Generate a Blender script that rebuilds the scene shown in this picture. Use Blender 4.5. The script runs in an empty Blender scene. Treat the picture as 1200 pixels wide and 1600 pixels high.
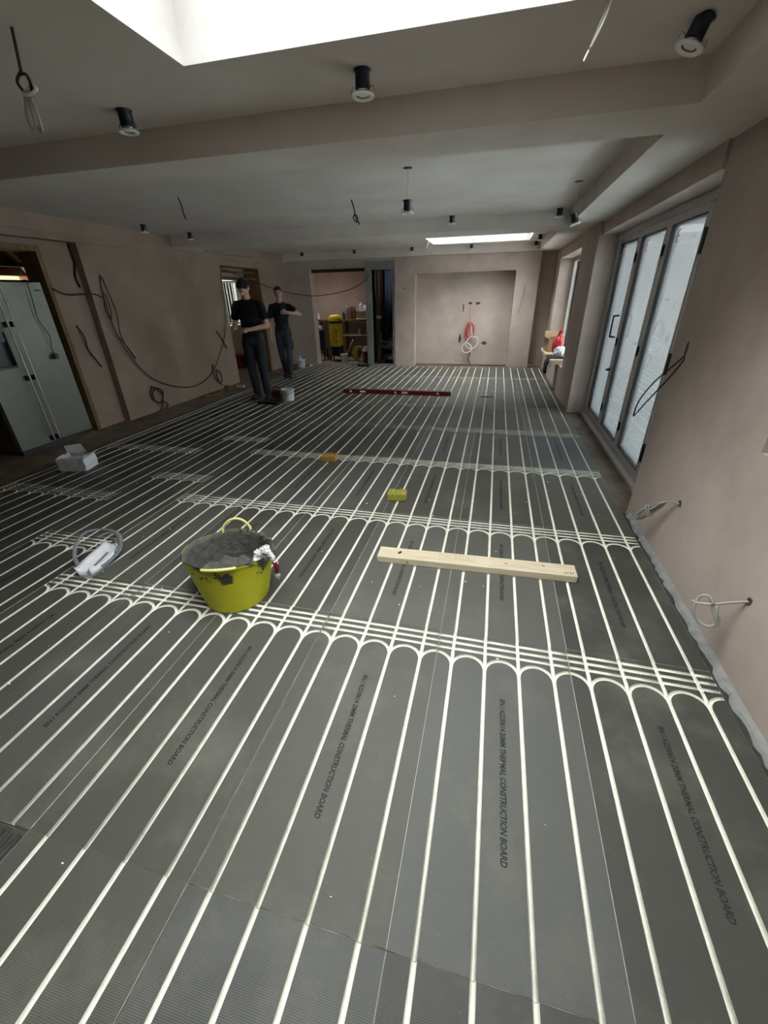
import bpy, bmesh, math, random
from mathutils import Vector, Matrix
random.seed(7)
SC = bpy.context.scene
COL = SC.collection

# ------------------------------------------------------------------ camera
cam_d = bpy.data.cameras.new('camera'); cam = bpy.data.objects.new('camera', cam_d); COL.objects.link(cam)
cam_d.sensor_fit = 'VERTICAL'; cam_d.sensor_height = 36.0; cam_d.lens = 643.9553 / 1600 * 36.0
cam_d.clip_start = 0.02; cam_d.clip_end = 200
_r = Vector((0.97069262, 0.23938043, -0.02128)); _u = Vector((-0.0938113, 0.45894628, 0.88349745)); _w = Vector((-0.22125838, 0.85560816, -0.46795236))
cam.matrix_world = Matrix(((_r.x, _u.x, -_w.x, -0.0971872), (_r.y, _u.y, -_w.y, 0.0), (_r.z, _u.z, -_w.z, 1.52738), (0, 0, 0, 1)))
SC.camera = cam

# ------------------------------------------------------------------ sky and exposure
world = bpy.data.worlds.new('overcast_sky'); SC.world = world; world.use_nodes = True
bg = world.node_tree.nodes['Background']; bg.inputs[1].default_value = 1.0
# evenly overcast sky, three times brighter overhead than at the horizon
_N = world.node_tree.nodes; _L = world.node_tree.links
_tc = _N.new('ShaderNodeTexCoord'); _sx = _N.new('ShaderNodeSeparateXYZ'); _mr = _N.new('ShaderNodeMapRange'); _rp = _N.new('ShaderNodeValToRGB')
_L.new(_tc.outputs['Generated'], _sx.inputs[0]); _L.new(_sx.outputs['Z'], _rp.inputs['Fac'])
_rp.color_ramp.elements[0].color = (0.485, 0.48, 0.47, 1); _rp.color_ramp.elements[1].color = (1.45, 1.44, 1.41, 1)
_N.remove(_mr); _L.new(_rp.outputs['Color'], bg.inputs[0])
SC.view_settings.view_transform = 'Standard'; SC.view_settings.look = 'None'
SC.view_settings.gamma = 1.0; SC.view_settings.use_curve_mapping = False
SC.view_settings.exposure = 3.72
SC.cycles.max_bounces = 10; SC.cycles.diffuse_bounces = 6; SC.cycles.transparent_max_bounces = 12
SC.cycles.sample_clamp_indirect = 8.0; SC.cycles.use_denoising = True

# ------------------------------------------------------------------ materials
MATS = {}
def mat(name, col, rough=0.7, col2=None, scale=4.0, detail=4.0, bump=0.0, bscale=60.0, metallic=0.0, spec=0.3, rnd=0.0, stretch=(1, 1, 1), contrast=(0.35, 0.65), emit=None, coat=0.0, alpha=1.0):
    m = bpy.data.materials.new(name); m.use_nodes = True; nt = m.node_tree; N = nt.nodes; L = nt.links
    b = N['Principled BSDF']; b.inputs['Roughness'].default_value = rough; b.inputs['Metallic'].default_value = metallic
    b.inputs['Specular IOR Level'].default_value = spec; b.inputs['Base Color'].default_value = (*col, 1)
    if coat: b.inputs['Coat Weight'].default_value = coat
    tc = N.new('ShaderNodeTexCoord'); mp = N.new('ShaderNodeMapping'); mp.inputs['Scale'].default_value = stretch
    L.new(tc.outputs['Object'], mp.inputs['Vector'])
    out = None
    if col2 is not None:
        n = N.new('ShaderNodeTexNoise'); n.inputs['Scale'].default_value = scale; n.inputs['Detail'].default_value = detail; n.inputs['Roughness'].default_value = 0.6
        L.new(mp.outputs['Vector'], n.inputs['Vector'])
        r = N.new('ShaderNodeValToRGB'); r.color_ramp.elements[0].position = contrast[0]; r.color_ramp.elements[1].position = contrast[1]
        r.color_ramp.elements[0].color = (*col, 1); r.color_ramp.elements[1].color = (*col2, 1)
        L.new(n.outputs['Fac'], r.inputs['Fac']); out = r.outputs['Color']
        L.new(out, b.inputs['Base Color'])
    if rnd:
        oi = N.new('ShaderNodeObjectInfo'); mr = N.new('ShaderNodeMapRange'); mr.inputs['To Min'].default_value = 1 - rnd; mr.inputs['To Max'].default_value = 1 + rnd
        L.new(oi.outputs['Random'], mr.inputs['Value'])
        hs = N.new('ShaderNodeHueSaturation'); L.new(mr.outputs['Result'], hs.inputs['Value'])
        if out is not None: L.new(out, hs.inputs['Color'])
        else: hs.inputs['Color'].default_value = (*col, 1)
        L.new(hs.outputs['Color'], b.inputs['Base Color'])
    if bump:
        n2 = N.new('ShaderNodeTexNoise'); n2.inputs['Scale'].default_value = bscale; n2.inputs['Detail'].default_value = 5
        L.new(mp.outputs['Vector'], n2.inputs['Vector'])
        bp = N.new('ShaderNodeBump'); bp.inputs['Strength'].default_value = bump; bp.inputs['Distance'].default_value = 0.01
        L.new(n2.outputs['Fac'], bp.inputs['Height']); L.new(bp.outputs['Normal'], b.inputs['Normal'])
    if emit:
        b.inputs['Emission Color'].default_value = (*emit[0], 1); b.inputs['Emission Strength'].default_value = emit[1]
    MATS[name] = m
    return m

def board_material():
    m = bpy.data.materials.new('board_grey'); m.use_nodes = True; nt = m.node_tree; N = nt.nodes; L = nt.links
    b = N['Principled BSDF']; b.inputs['Roughness'].default_value = 0.5; b.inputs['Specular IOR Level'].default_value = 0.4
    tc = N.new('ShaderNodeTexCoord'); oi = N.new('ShaderNodeObjectInfo')
    geo = N.new('ShaderNodeNewGeometry')
    # broad tone between boards
    ramp = N.new('ShaderNodeValToRGB'); cr = ramp.color_ramp
    cr.elements[0].position = 0; cr.elements[0].color = (0.050, 0.049, 0.043, 1); cr.elements[1].position = 1; cr.elements[1].color = (0.098, 0.093, 0.078, 1)
    e = cr.elements.new(0.45); e.color = (0.076, 0.073, 0.062, 1); e = cr.elements.new(0.7); e.color = (0.062, 0.066, 0.070, 1)
    L.new(oi.outputs['Random'], ramp.inputs['Fac'])
    # scuffs and dusty adhesive smears, world-placed so that neighbours differ
    n1 = N.new('ShaderNodeTexNoise'); n1.inputs['Scale'].default_value = 2.2; n1.inputs['Detail'].default_value = 6; n1.inputs['Roughness'].default_value = 0.65
    L.new(geo.outputs['Position'], n1.inputs['Vector'])
    mr = N.new('ShaderNodeMapRange'); mr.inputs['From Min'].default_value = 0.50; mr.inputs['From Max'].default_value = 0.78; mr.inputs['To Max'].default_value = 0.85
    L.new(n1.outputs['Fac'], mr.inputs['Value'])
    mx = N.new('ShaderNodeMix'); mx.data_type = 'RGBA'; mx.inputs['B'].default_value = (0.135, 0.13, 0.11, 1)
    L.new(mr.outputs['Result'], mx.inputs['Factor']); L.new(ramp.outputs['Color'], mx.inputs['A'])
    n3 = N.new('ShaderNodeTexNoise'); n3.inputs['Scale'].default_value = 90; n3.inputs['Detail'].default_value = 3
    L.new(geo.outputs['Position'], n3.inputs['Vector'])
    mr3 = N.new('ShaderNodeMapRange'); mr3.inputs['From Min'].default_value = 0.70; mr3.inputs['From Max'].default_value = 0.80
    L.new(n3.outputs['Fac'], mr3.inputs['Value'])
    mx2 = N.new('ShaderNodeMix'); mx2.data_type = 'RGBA'; mx2.inputs['B'].default_value = (0.26, 0.26, 0.24, 1)
    ml = N.new('ShaderNodeMath'); ml.operation = 'MULTIPLY'; ml.inputs[1].default_value = 0.5
    L.new(mr3.outputs['Result'], ml.inputs[0]); L.new(ml.outputs[0], mx2.inputs['Factor']); L.new(mx.outputs['Result'], mx2.inputs['A'])
    L.new(mx2.outputs['Result'], b.inputs['Base Color'])
    # fine cross ribs of the coating
    wv = N.new('ShaderNodeTexWave'); wv.wave_type = 'BANDS'; wv.bands_direction = 'Y'; wv.inputs['Scale'].default_value = 72.0; wv.inputs['Distortion'].default_value = 0.6
    L.new(tc.outputs['Object'], wv.inputs['Vector'])
    bp = N.new('ShaderNodeBump'); bp.inputs['Strength'].default_value = 0.6; bp.inputs['Distance'].default_value = 0.0010
    L.new(wv.outputs['Fac'], bp.inputs['Height']); L.new(bp.outputs['Normal'], b.inputs['Normal'])
    # roughness varies
    mr2 = N.new('ShaderNodeMapRange'); mr2.inputs['To Min'].default_value = 0.42; mr2.inputs['To Max'].default_value = 0.62
    L.new(n1.outputs['Fac'], mr2.inputs['Value']); L.new(mr2.outputs['Result'], b.inputs['Roughness'])
    MATS['board_grey'] = m; return m

def glass_material(name, tint=(1, 1, 1), film=0.0):
    m = bpy.data.materials.new(name); m.use_nodes = True; nt = m.node_tree; N = nt.nodes; L = nt.links
    N.remove(N['Principled BSDF']); out = N['Material Output']
    tr = N.new('ShaderNodeBsdfTransparent'); tr.inputs[0].default_value = (*tint, 1)
    gl = N.new('ShaderNodeBsdfGlossy'); gl.inputs['Roughness'].default_value = 0.02
    fr = N.new('ShaderNodeFresnel'); fr.inputs['IOR'].default_value = 1.35
    mx = N.new('ShaderNodeMixShader'); L.new(fr.outputs[0], mx.inputs[0]); L.new(tr.outputs[0], mx.inputs[1]); L.new(gl.outputs[0], mx.inputs[2])
    last = mx
    if film:
        tl = N.new('ShaderNodeBsdfTranslucent'); tl.inputs[0].default_value = (0.8, 0.84, 0.86, 1)
        m2 = N.new('ShaderNodeMixShader'); m2.inputs[0].default_value = film
        L.new(mx.outputs[0], m2.inputs[1]); L.new(tl.outputs[0], m2.inputs[2]); last = m2
    L.new(last.outputs[0], out.inputs['Surface']); MATS[name] = m; return m

board_material()
mat('cream_foam', (0.67, 0.66, 0.585), 0.85, (0.78, 0.77, 0.69), 30, bump=0.25, bscale=180)
mat('dirty_skim', (0.12, 0.115, 0.098), 0.9, (0.19, 0.18, 0.155), 14, bump=0.3, bscale=80)
mat('skim_grey', (0.20, 0.20, 0.195), 0.9, (0.28, 0.28, 0.27), 14, bump=0.3, bscale=80)
mat('board_ink', (0.018, 0.018, 0.018), 0.7)
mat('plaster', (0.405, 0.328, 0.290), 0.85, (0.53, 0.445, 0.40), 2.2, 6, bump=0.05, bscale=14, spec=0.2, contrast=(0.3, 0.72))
mat('plaster_shaded', (0.245, 0.178, 0.138), 0.85, (0.315, 0.238, 0.190), 2.2, 6, bump=0.05, bscale=14, spec=0.2, contrast=(0.3, 0.72))  # plaster darkened to hold the dim left side's shade in its colour
mat('plaster_ceiling', (0.62, 0.55, 0.50), 0.85, (0.71, 0.645, 0.595), 1.3, 5, bump=0.04, bscale=10, spec=0.2)
mat('plaster_shaft', (0.64, 0.60, 0.585), 0.8, (0.74, 0.71, 0.70), 3)
mat('plasterboard', (0.21, 0.215, 0.205), 0.9, (0.27, 0.27, 0.255), 8)
mat('screed', (0.13, 0.10, 0.075), 0.9, (0.24, 0.19, 0.145), 3.5, 7, bump=0.3, bscale=40)
mat('screed_damp', (0.075, 0.055, 0.042), 0.9, (0.145, 0.112, 0.086), 5, 7, bump=0.3, bscale=40)
mat('adhesive', (0.030, 0.030, 0.028), 0.75, (0.055, 0.055, 0.052), 20, bump=0.3, bscale=60)
mat('mortar', (0.062, 0.061, 0.054), 0.75, (0.105, 0.102, 0.09), 25, bump=0.8, bscale=45)
mat('tub_yellow', (0.42, 0.43, 0.010), 0.42, spec=0.45)
mat('timber', (0.50, 0.42, 0.29), 0.7, (0.64, 0.56, 0.42), 5, 6, bump=0.1, stretch=(1, 9, 9), contrast=(0.3, 0.7))
mat('timber_old', (0.13, 0.075, 0.035), 0.8, (0.22, 0.135, 0.07), 5, 6, bump=0.2, stretch=(9, 9, 1))
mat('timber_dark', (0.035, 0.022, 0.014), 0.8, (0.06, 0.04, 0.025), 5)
mat('aluminium', (0.47, 0.45, 0.43), 0.42, metallic=0.15, spec=0.5)
mat('rubber_black', (0.010, 0.010, 0.011), 0.5)
mat('plastic_black', (0.012, 0.013, 0.016), 0.35, spec=0.5)
mat('can_navy', (0.012, 0.017, 0.030), 0.3, metallic=0.3, spec=0.5)
mat('bezel_white', (0.80, 0.79, 0.76), 0.4)
mat('reflector', (0.42, 0.40, 0.38), 0.25, metallic=0.7)
mat('sponge_green', (0.40, 0.38, 0.06), 0.95, (0.26, 0.25, 0.05), 40, bump=0.9, bscale=90)
mat('sponge_orange', (0.45, 0.27, 0.06), 0.95, (0.34, 0.19, 0.04), 40, bump=0.9, bscale=90)
mat('level_red', (0.13, 0.012, 0.016), 0.45)
mat('white_plastic', (0.72, 0.73, 0.76), 0.45, (0.62, 0.63, 0.66), 12)
mat('strap_grey', (0.13, 0.135, 0.15), 0.7, (0.20, 0.205, 0.22), 60)
mat('paper_white', (0.84, 0.84, 0.86), 0.85, (0.74, 0.74, 0.78), 18, bump=0.5, bscale=25)
mat('cable_black', (0.012, 0.011, 0.011), 0.5)
mat('cable_dark', (0.035, 0.026, 0.024), 0.6)
mat('cable_grey', (0.34, 0.32, 0.30), 0.5)
mat('cable_white', (0.70, 0.69, 0.67), 0.45)
mat('cable_red', (0.50, 0.07, 0.05), 0.45)
mat('wire_brown', (0.10, 0.06, 0.04), 0.5)
mat('hole_dark', (0.05, 0.036, 0.03), 0.95, (0.09, 0.068, 0.058), 30)
mat('fridge_steel', (0.16, 0.16, 0.135), 0.42, (0.19, 0.19, 0.16), 3, metallic=0.35, spec=0.5)
mat('fridge_grey', (0.05, 0.05, 0.05), 0.5)
mat('chrome', (0.66, 0.66, 0.63), 0.35, metallic=0.15, spec=0.6)
mat('shirt_black', (0.008, 0.008, 0.010), 0.95, bump=0.3, bscale=18)
mat('shirt_navy', (0.010, 0.012, 0.020), 0.95, bump=0.3, bscale=18)
mat('trousers_dark', (0.018, 0.019, 0.023), 0.95, (0.028, 0.029, 0.034), 9, bump=0.4, bscale=16)
mat('trousers_blue', (0.024, 0.030, 0.042), 0.95, (0.045, 0.052, 0.066), 9, bump=0.4, bscale=16)
mat('knee_patch', (0.05, 0.055, 0.062), 0.9)
mat('boots', (0.030, 0.025, 0.020), 0.7, (0.05, 0.045, 0.04), 12)
mat('sole', (0.05, 0.047, 0.042), 0.8)
mat('skin', (0.46, 0.28, 0.20), 0.6, (0.52, 0.33, 0.25), 8)
mat('hair_dark', (0.010, 0.008, 0.007), 0.7, bump=0.6, bscale=120)
mat('hair_brown', (0.030, 0.018, 0.012), 0.7, bump=0.6, bscale=120)
mat('eye_white', (0.10, 0.085, 0.075), 0.6)
mat('lip', (0.28, 0.12, 0.10), 0.5)
mat('cardboard', (0.30, 0.20, 0.12), 0.85, (0.36, 0.25, 0.155), 8)
mat('bag_red', (0.45, 0.025, 0.03), 0.5, (0.60, 0.05, 0.05), 18, bump=0.6, bscale=25)
mat('bag_white', (0.75, 0.74, 0.75), 0.55, (0.65, 0.64, 0.66), 18, bump=0.6, bscale=25)
mat('jacket_navy', (0.012, 0.014, 0.022), 0.9, (0.022, 0.026, 0.04), 12, bump=0.6, bscale=20)
mat('yellow_bag', (0.62, 0.46, 0.015), 0.45, (0.72, 0.55, 0.03), 6)
mat('bag_print', (0.06, 0.045, 0.02), 0.6)
mat('barrel_blue', (0.014, 0.020, 0.050), 0.5)
mat('hose_yellow', (0.50, 0.40, 0.07), 0.45)
mat('handle_yellow', (0.62, 0.58, 0.20), 0.4)
mat('steel_dull', (0.30, 0.30, 0.30), 0.35, metallic=0.8)
mat('tarp_blue', (0.03, 0.045, 0.075), 0.6, (0.05, 0.07, 0.11), 6, bump=0.5, bscale=8)
mat('brick', (0.22, 0.105, 0.065), 0.9, (0.30, 0.155, 0.10), 10, bump=0.4, bscale=40)
mat('joint', (0.84, 0.84, 0.83), 0.95)
mat('paving', (0.56, 0.60, 0.615), 0.8, (0.66, 0.70, 0.71), 5)
mat('cladding', (0.62, 0.68, 0.70), 0.6, (0.70, 0.75, 0.77), 2.5, rnd=0.06)
mat('cladding_edge', (0.86, 0.88, 0.89), 0.5)
mat('grass', (0.10, 0.22, 0.05), 0.9, (0.22, 0.36, 0.10), 6, bump=0.8, bscale=12)
mat('mark_red', (0.16, 0.05, 0.05), 0.6)
mat('foam_crumb', (0.80, 0.80, 0.74), 0.8)
mat('bottle_green', (0.02, 0.05, 0.02), 0.3)
glass_material('glass', (0.94, 0.97, 0.97)); glass_material('glass_film', (0.85, 0.90, 0.92), 0.03)

# ------------------------------------------------------------------ mesh helpers
class MB:
    def __init__(s): s.v = []; s.f = []; s.m = []; s.sm = []
    def add(s, vs, fs, mi=0, smooth=False, M=None):
        o = len(s.v)
        s.v += [tuple(M @ Vector(p)) if M is not None else tuple(p) for p in vs]
        for f in fs: s.f.append(tuple(i + o for i in f)); s.m.append(mi); s.sm.append(smooth)
        return s
    def box(s, a, b, mi=0, M=None):
        x0, y0, z0 = a; x1, y1, z1 = b
        return s.add([(x0, y0, z0), (x1, y0, z0), (x1, y1, z0), (x0, y1, z0), (x0, y0, z1), (x1, y0, z1), (x1, y1, z1), (x0, y1, z1)],
                     [(3, 2, 1, 0), (4, 5, 6, 7), (0, 1, 5, 4), (1, 2, 6, 5), (2, 3, 7, 6), (3, 0, 4, 7)], mi, False, M)
    def quad(s, a, b, c, d, mi=0): return s.add([a, b, c, d], [(0, 1, 2, 3)], mi)
    def prism(s, poly, z0, z1, mi=0, M=None, mi_top=None):
        n = len(poly)
        s.add([(x, y, z0) for x, y in poly] + [(x, y, z1) for x, y in poly],
              [tuple(reversed(range(n)))] + [(i, (i + 1) % n, n + (i + 1) % n, n + i) for i in range(n)], mi, False, M)
        return s.add([(x, y, z1) for x, y in poly], [tuple(range(n))], mi if mi_top is None else mi_top, False, M)
    def lathe(s, prof, n=24, mi=0, M=None, smooth=True, sx=1.0, sy=1.0, caps=True):
        vs = []; fs = []
        for r, z in prof:
            for i in range(n):
                a = 2 * math.pi * i / n; vs.append((r * math.cos(a) * sx, r * math.sin(a) * sy, z))
        k = len(prof)
        for j in range(k - 1):
            for i in range(n): fs.append((j * n + i, j * n + (i + 1) % n, (j + 1) * n + (i + 1) % n, (j + 1) * n + i))
        s.add(vs, fs, mi, smooth, M)
        if caps:
            if prof[0][0] > 1e-5: s.add([vs[i] for i in range(n)], [tuple(reversed(range(n)))], mi, False, M)
            if prof[-1][0] > 1e-5: s.add([vs[(k - 1) * n + i] for i in range(n)], [tuple(range(n))], mi, False, M)
        return s
    def tube(s, pts, r, n=8, mi=0, M=None, sub=0, closed=False):
        P = [Vector(p) for p in pts]
        if sub: P = smooth_path(P, sub)
        rr = r if isinstance(r, (list, tuple)) else [r] * len(P)
        vs = []; fs = []; t0 = None; nrm = None
        for i, p in enumerate(P):
            t = (P[min(i + 1, len(P) - 1)] - P[max(i - 1, 0)])
            t = t.normalized() if t.length > 1e-9 else Vector((0, 0, 1))
            if nrm is None:
                a = Vector((0, 0, 1)) if abs(t.z) < 0.9 else Vector((1, 0, 0)); nrm = t.cross(a).normalized()
            else:
                nrm = (nrm - t * nrm.dot(t)); nrm = nrm.normalized() if nrm.length > 1e-6 else t.orthogonal().normalized()
            bn = t.cross(nrm)
            for k in range(n):
                a = 2 * math.pi * k / n; vs.append(p + (nrm * math.cos(a) + bn * math.sin(a)) * rr[min(i, len(rr) - 1)])
        m = len(P)
        for j in range(m - 1):
            for k in range(n): fs.append((j * n + k, j * n + (k + 1) % n, (j + 1) * n + (k + 1) % n, (j + 1) * n + k))
        fs.append(tuple(reversed(range(n)))); fs.append(tuple((m - 1) * n + k for k in range(n)))
        return s.add(vs, fs, mi, True, M)
    def blob(s, c, r, mi=0, n=12, jit=0.0, M=None, seed=0):
        rg = random.Random(seed); vs = []; fs = []; m = n // 2
        for j in range(m + 1):
            ph = math.pi * j / m
            for i in range(n):
                a = 2 * math.pi * i / n; q = 1 + (rg.random() - 0.5) * jit
                vs.append((c[0] + r[0] * q * math.sin(ph) * math.cos(a), c[1] + r[1] * q * math.sin(ph) * math.sin(a), c[2] - r[2] * q * math.cos(ph)))
        for j in range(m):
            for i in range(n): fs.append((j * n + i, j * n + (i + 1) % n, (j + 1) * n + (i + 1) % n, (j + 1) * n + i))
        return s.add(vs, fs, mi, jit < 0.15, M)
    def mesh(s, name):
        me = bpy.data.meshes.new(name); me.from_pydata(s.v, [], s.f)
        me.polygons.foreach_set('material_index', s.m); me.polygons.foreach_set('use_smooth', s.sm); me.update()
        return me

def smooth_path(P, sub):
    out = []
    for i in range(len(P) - 1):
        p0 = P[max(i - 1, 0)]; p1 = P[i]; p2 = P[i + 1]; p3 = P[min(i + 2, len(P) - 1)]
        for k in range(sub):
            t = k / sub; t2 = t * t; t3 = t2 * t
            out.append(0.5 * ((2 * p1) + (-p0 + p2) * t + (2 * p0 - 5 * p1 + 4 * p2 - p3) * t2 + (-p0 + 3 * p1 - 3 * p2 + p3) * t3))
    out.append(P[-1]); return out

def obj(name, mb, mats, parent=None, loc=None, rot=None, bevel=0.0, seg=2, subsurf=0):
    me = mb.mesh(name) if isinstance(mb, MB) else mb
    if isinstance(mb, MB):
        for m in ([mats] if isinstance(mats, str) else mats): me.materials.append(MATS[m])
    o = bpy.data.objects.new(name, me); COL.objects.link(o)
    if parent is not None: o.parent = parent
    if loc is not None: o.location = loc
    if rot is not None: o.rotation_euler = rot
    if bevel:
        b = o.modifiers.new('bevel', 'BEVEL'); b.width = bevel; b.segments = seg; b.limit_method = 'ANGLE'
    if subsurf:
        b = o.modifiers.new('sub', 'SUBSURF'); b.levels = subsurf; b.render_levels = subsurf
    return o
def thing(name, label, cat, loc=(0, 0, 0), rz=0.0, group=None):
    o = bpy.data.objects.new(name, None); COL.objects.link(o); o.empty_display_size = 0.05
    o.location = loc; o.rotation_euler = (0, 0, rz); o['label'] = label; o['category'] = cat
    if group: o['group'] = group
    return o
def tag(o, label, cat, group=None):
    o['label'] = label; o['category'] = cat
    if group: o['group'] = group
    return o
def struct(name, mb, mats, parent=None, label=None, **k):
    o = obj(name, mb, mats, parent, **k)
    if parent is None: o['kind'] = 'structure'
    if label: o['label'] = label
    return o

def rect_minus(rect, holes):
    """cells of a rectangle (u0,u1,v0,v1) left after cutting axis-aligned holes"""
    us = sorted({rect[0], rect[1], *[h[0] for h in holes], *[h[1] for h in holes]}); vs = sorted({rect[2], rect[3], *[h[2] for h in holes], *[h[3] for h in holes]})
    us = [u for u in us if rect[0] <= u <= rect[1]]; vs = [v for v in vs if rect[2] <= v <= rect[3]]
    out = []
    for a, b in zip(us, us[1:]):
        for c, d in zip(vs, vs[1:]):
            mu, mv = (a + b) / 2, (c + d) / 2
            if not any(h[0] < mu < h[1] and h[2] < mv < h[3] for h in holes): out.append((a, b, c, d))
    return out, us, vs

def wall_slab(mb, axis, p0, p1, rect, holes, mi=0):
    """slab between planes p0,p1 of axis ('x' or 'y'); rect=(u0,u1,z0,z1); only outer faces are emitted"""
    cells, us, vs = rect_minus(rect, holes); S = {((a + b) / 2, (c + d) / 2) for a, b, c, d in cells}
    def P(p, u, z): return (p, u, z) if axis == 'x' else (u, p, z)
    um = [(a + b) / 2 for a, b in zip(us, us[1:])]; vm = [(a + b) / 2 for a, b in zip(vs, vs[1:])]
    for a, b, c, d in cells:
        i = um.index((a + b) / 2); j = vm.index((c + d) / 2)
        for p in (p0, p1): mb.quad(P(p, a, c), P(p, b, c), P(p, b, d), P(p, a, d), mi)
        if i == 0 or (um[i - 1], vm[j]) not in S: mb.quad(P(p0, a, c), P(p1, a, c), P(p1, a, d), P(p0, a, d), mi)
        if i == len(um) - 1 or (um[i + 1], vm[j]) not in S: mb.quad(P(p0, b, c), P(p1, b, c), P(p1, b, d), P(p0, b, d), mi)
        if j == 0 or (um[i], vm[j - 1]) not in S: mb.quad(P(p0, a, c), P(p1, a, c), P(p1, b, c), P(p0, b, c), mi)
        if j == len(vm) - 1 or (um[i], vm[j + 1]) not in S: mb.quad(P(p0, a, d), P(p1, a, d), P(p1, b, d), P(p0, b, d), mi)
    return mb

# ================================================================== SETTING
ZS, ZT = 2.22, 2.37          # soffit and tray heights
TRAYS = [(-5.0, 0.66, -2.6, 2.634), (-5.0, 0.65, 3.045, 6.45), (-4.95, 0.60, 7.05, 10.08)]
SKY = [(-1.44, 0.37, 0.25, 2.09), None, (-1.45, 0.37, 8.57, 9.70)]

SHAFT = {SKY[0]: 0.42, SKY[2]: 0.30}

# ---- floor slab
fl = MB(); fl.box((-5.35, -3.0, -0.20), (1.36, 10.75, -0.020)); fl.box((-9.0, 1.2, -0.21), (-5.30, 12.6, -0.021)); fl.box((-5.35, 10.7, -0.21), (-2.2, 13.2, -0.021))
floor = struct('floor', fl, 'screed')

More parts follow.
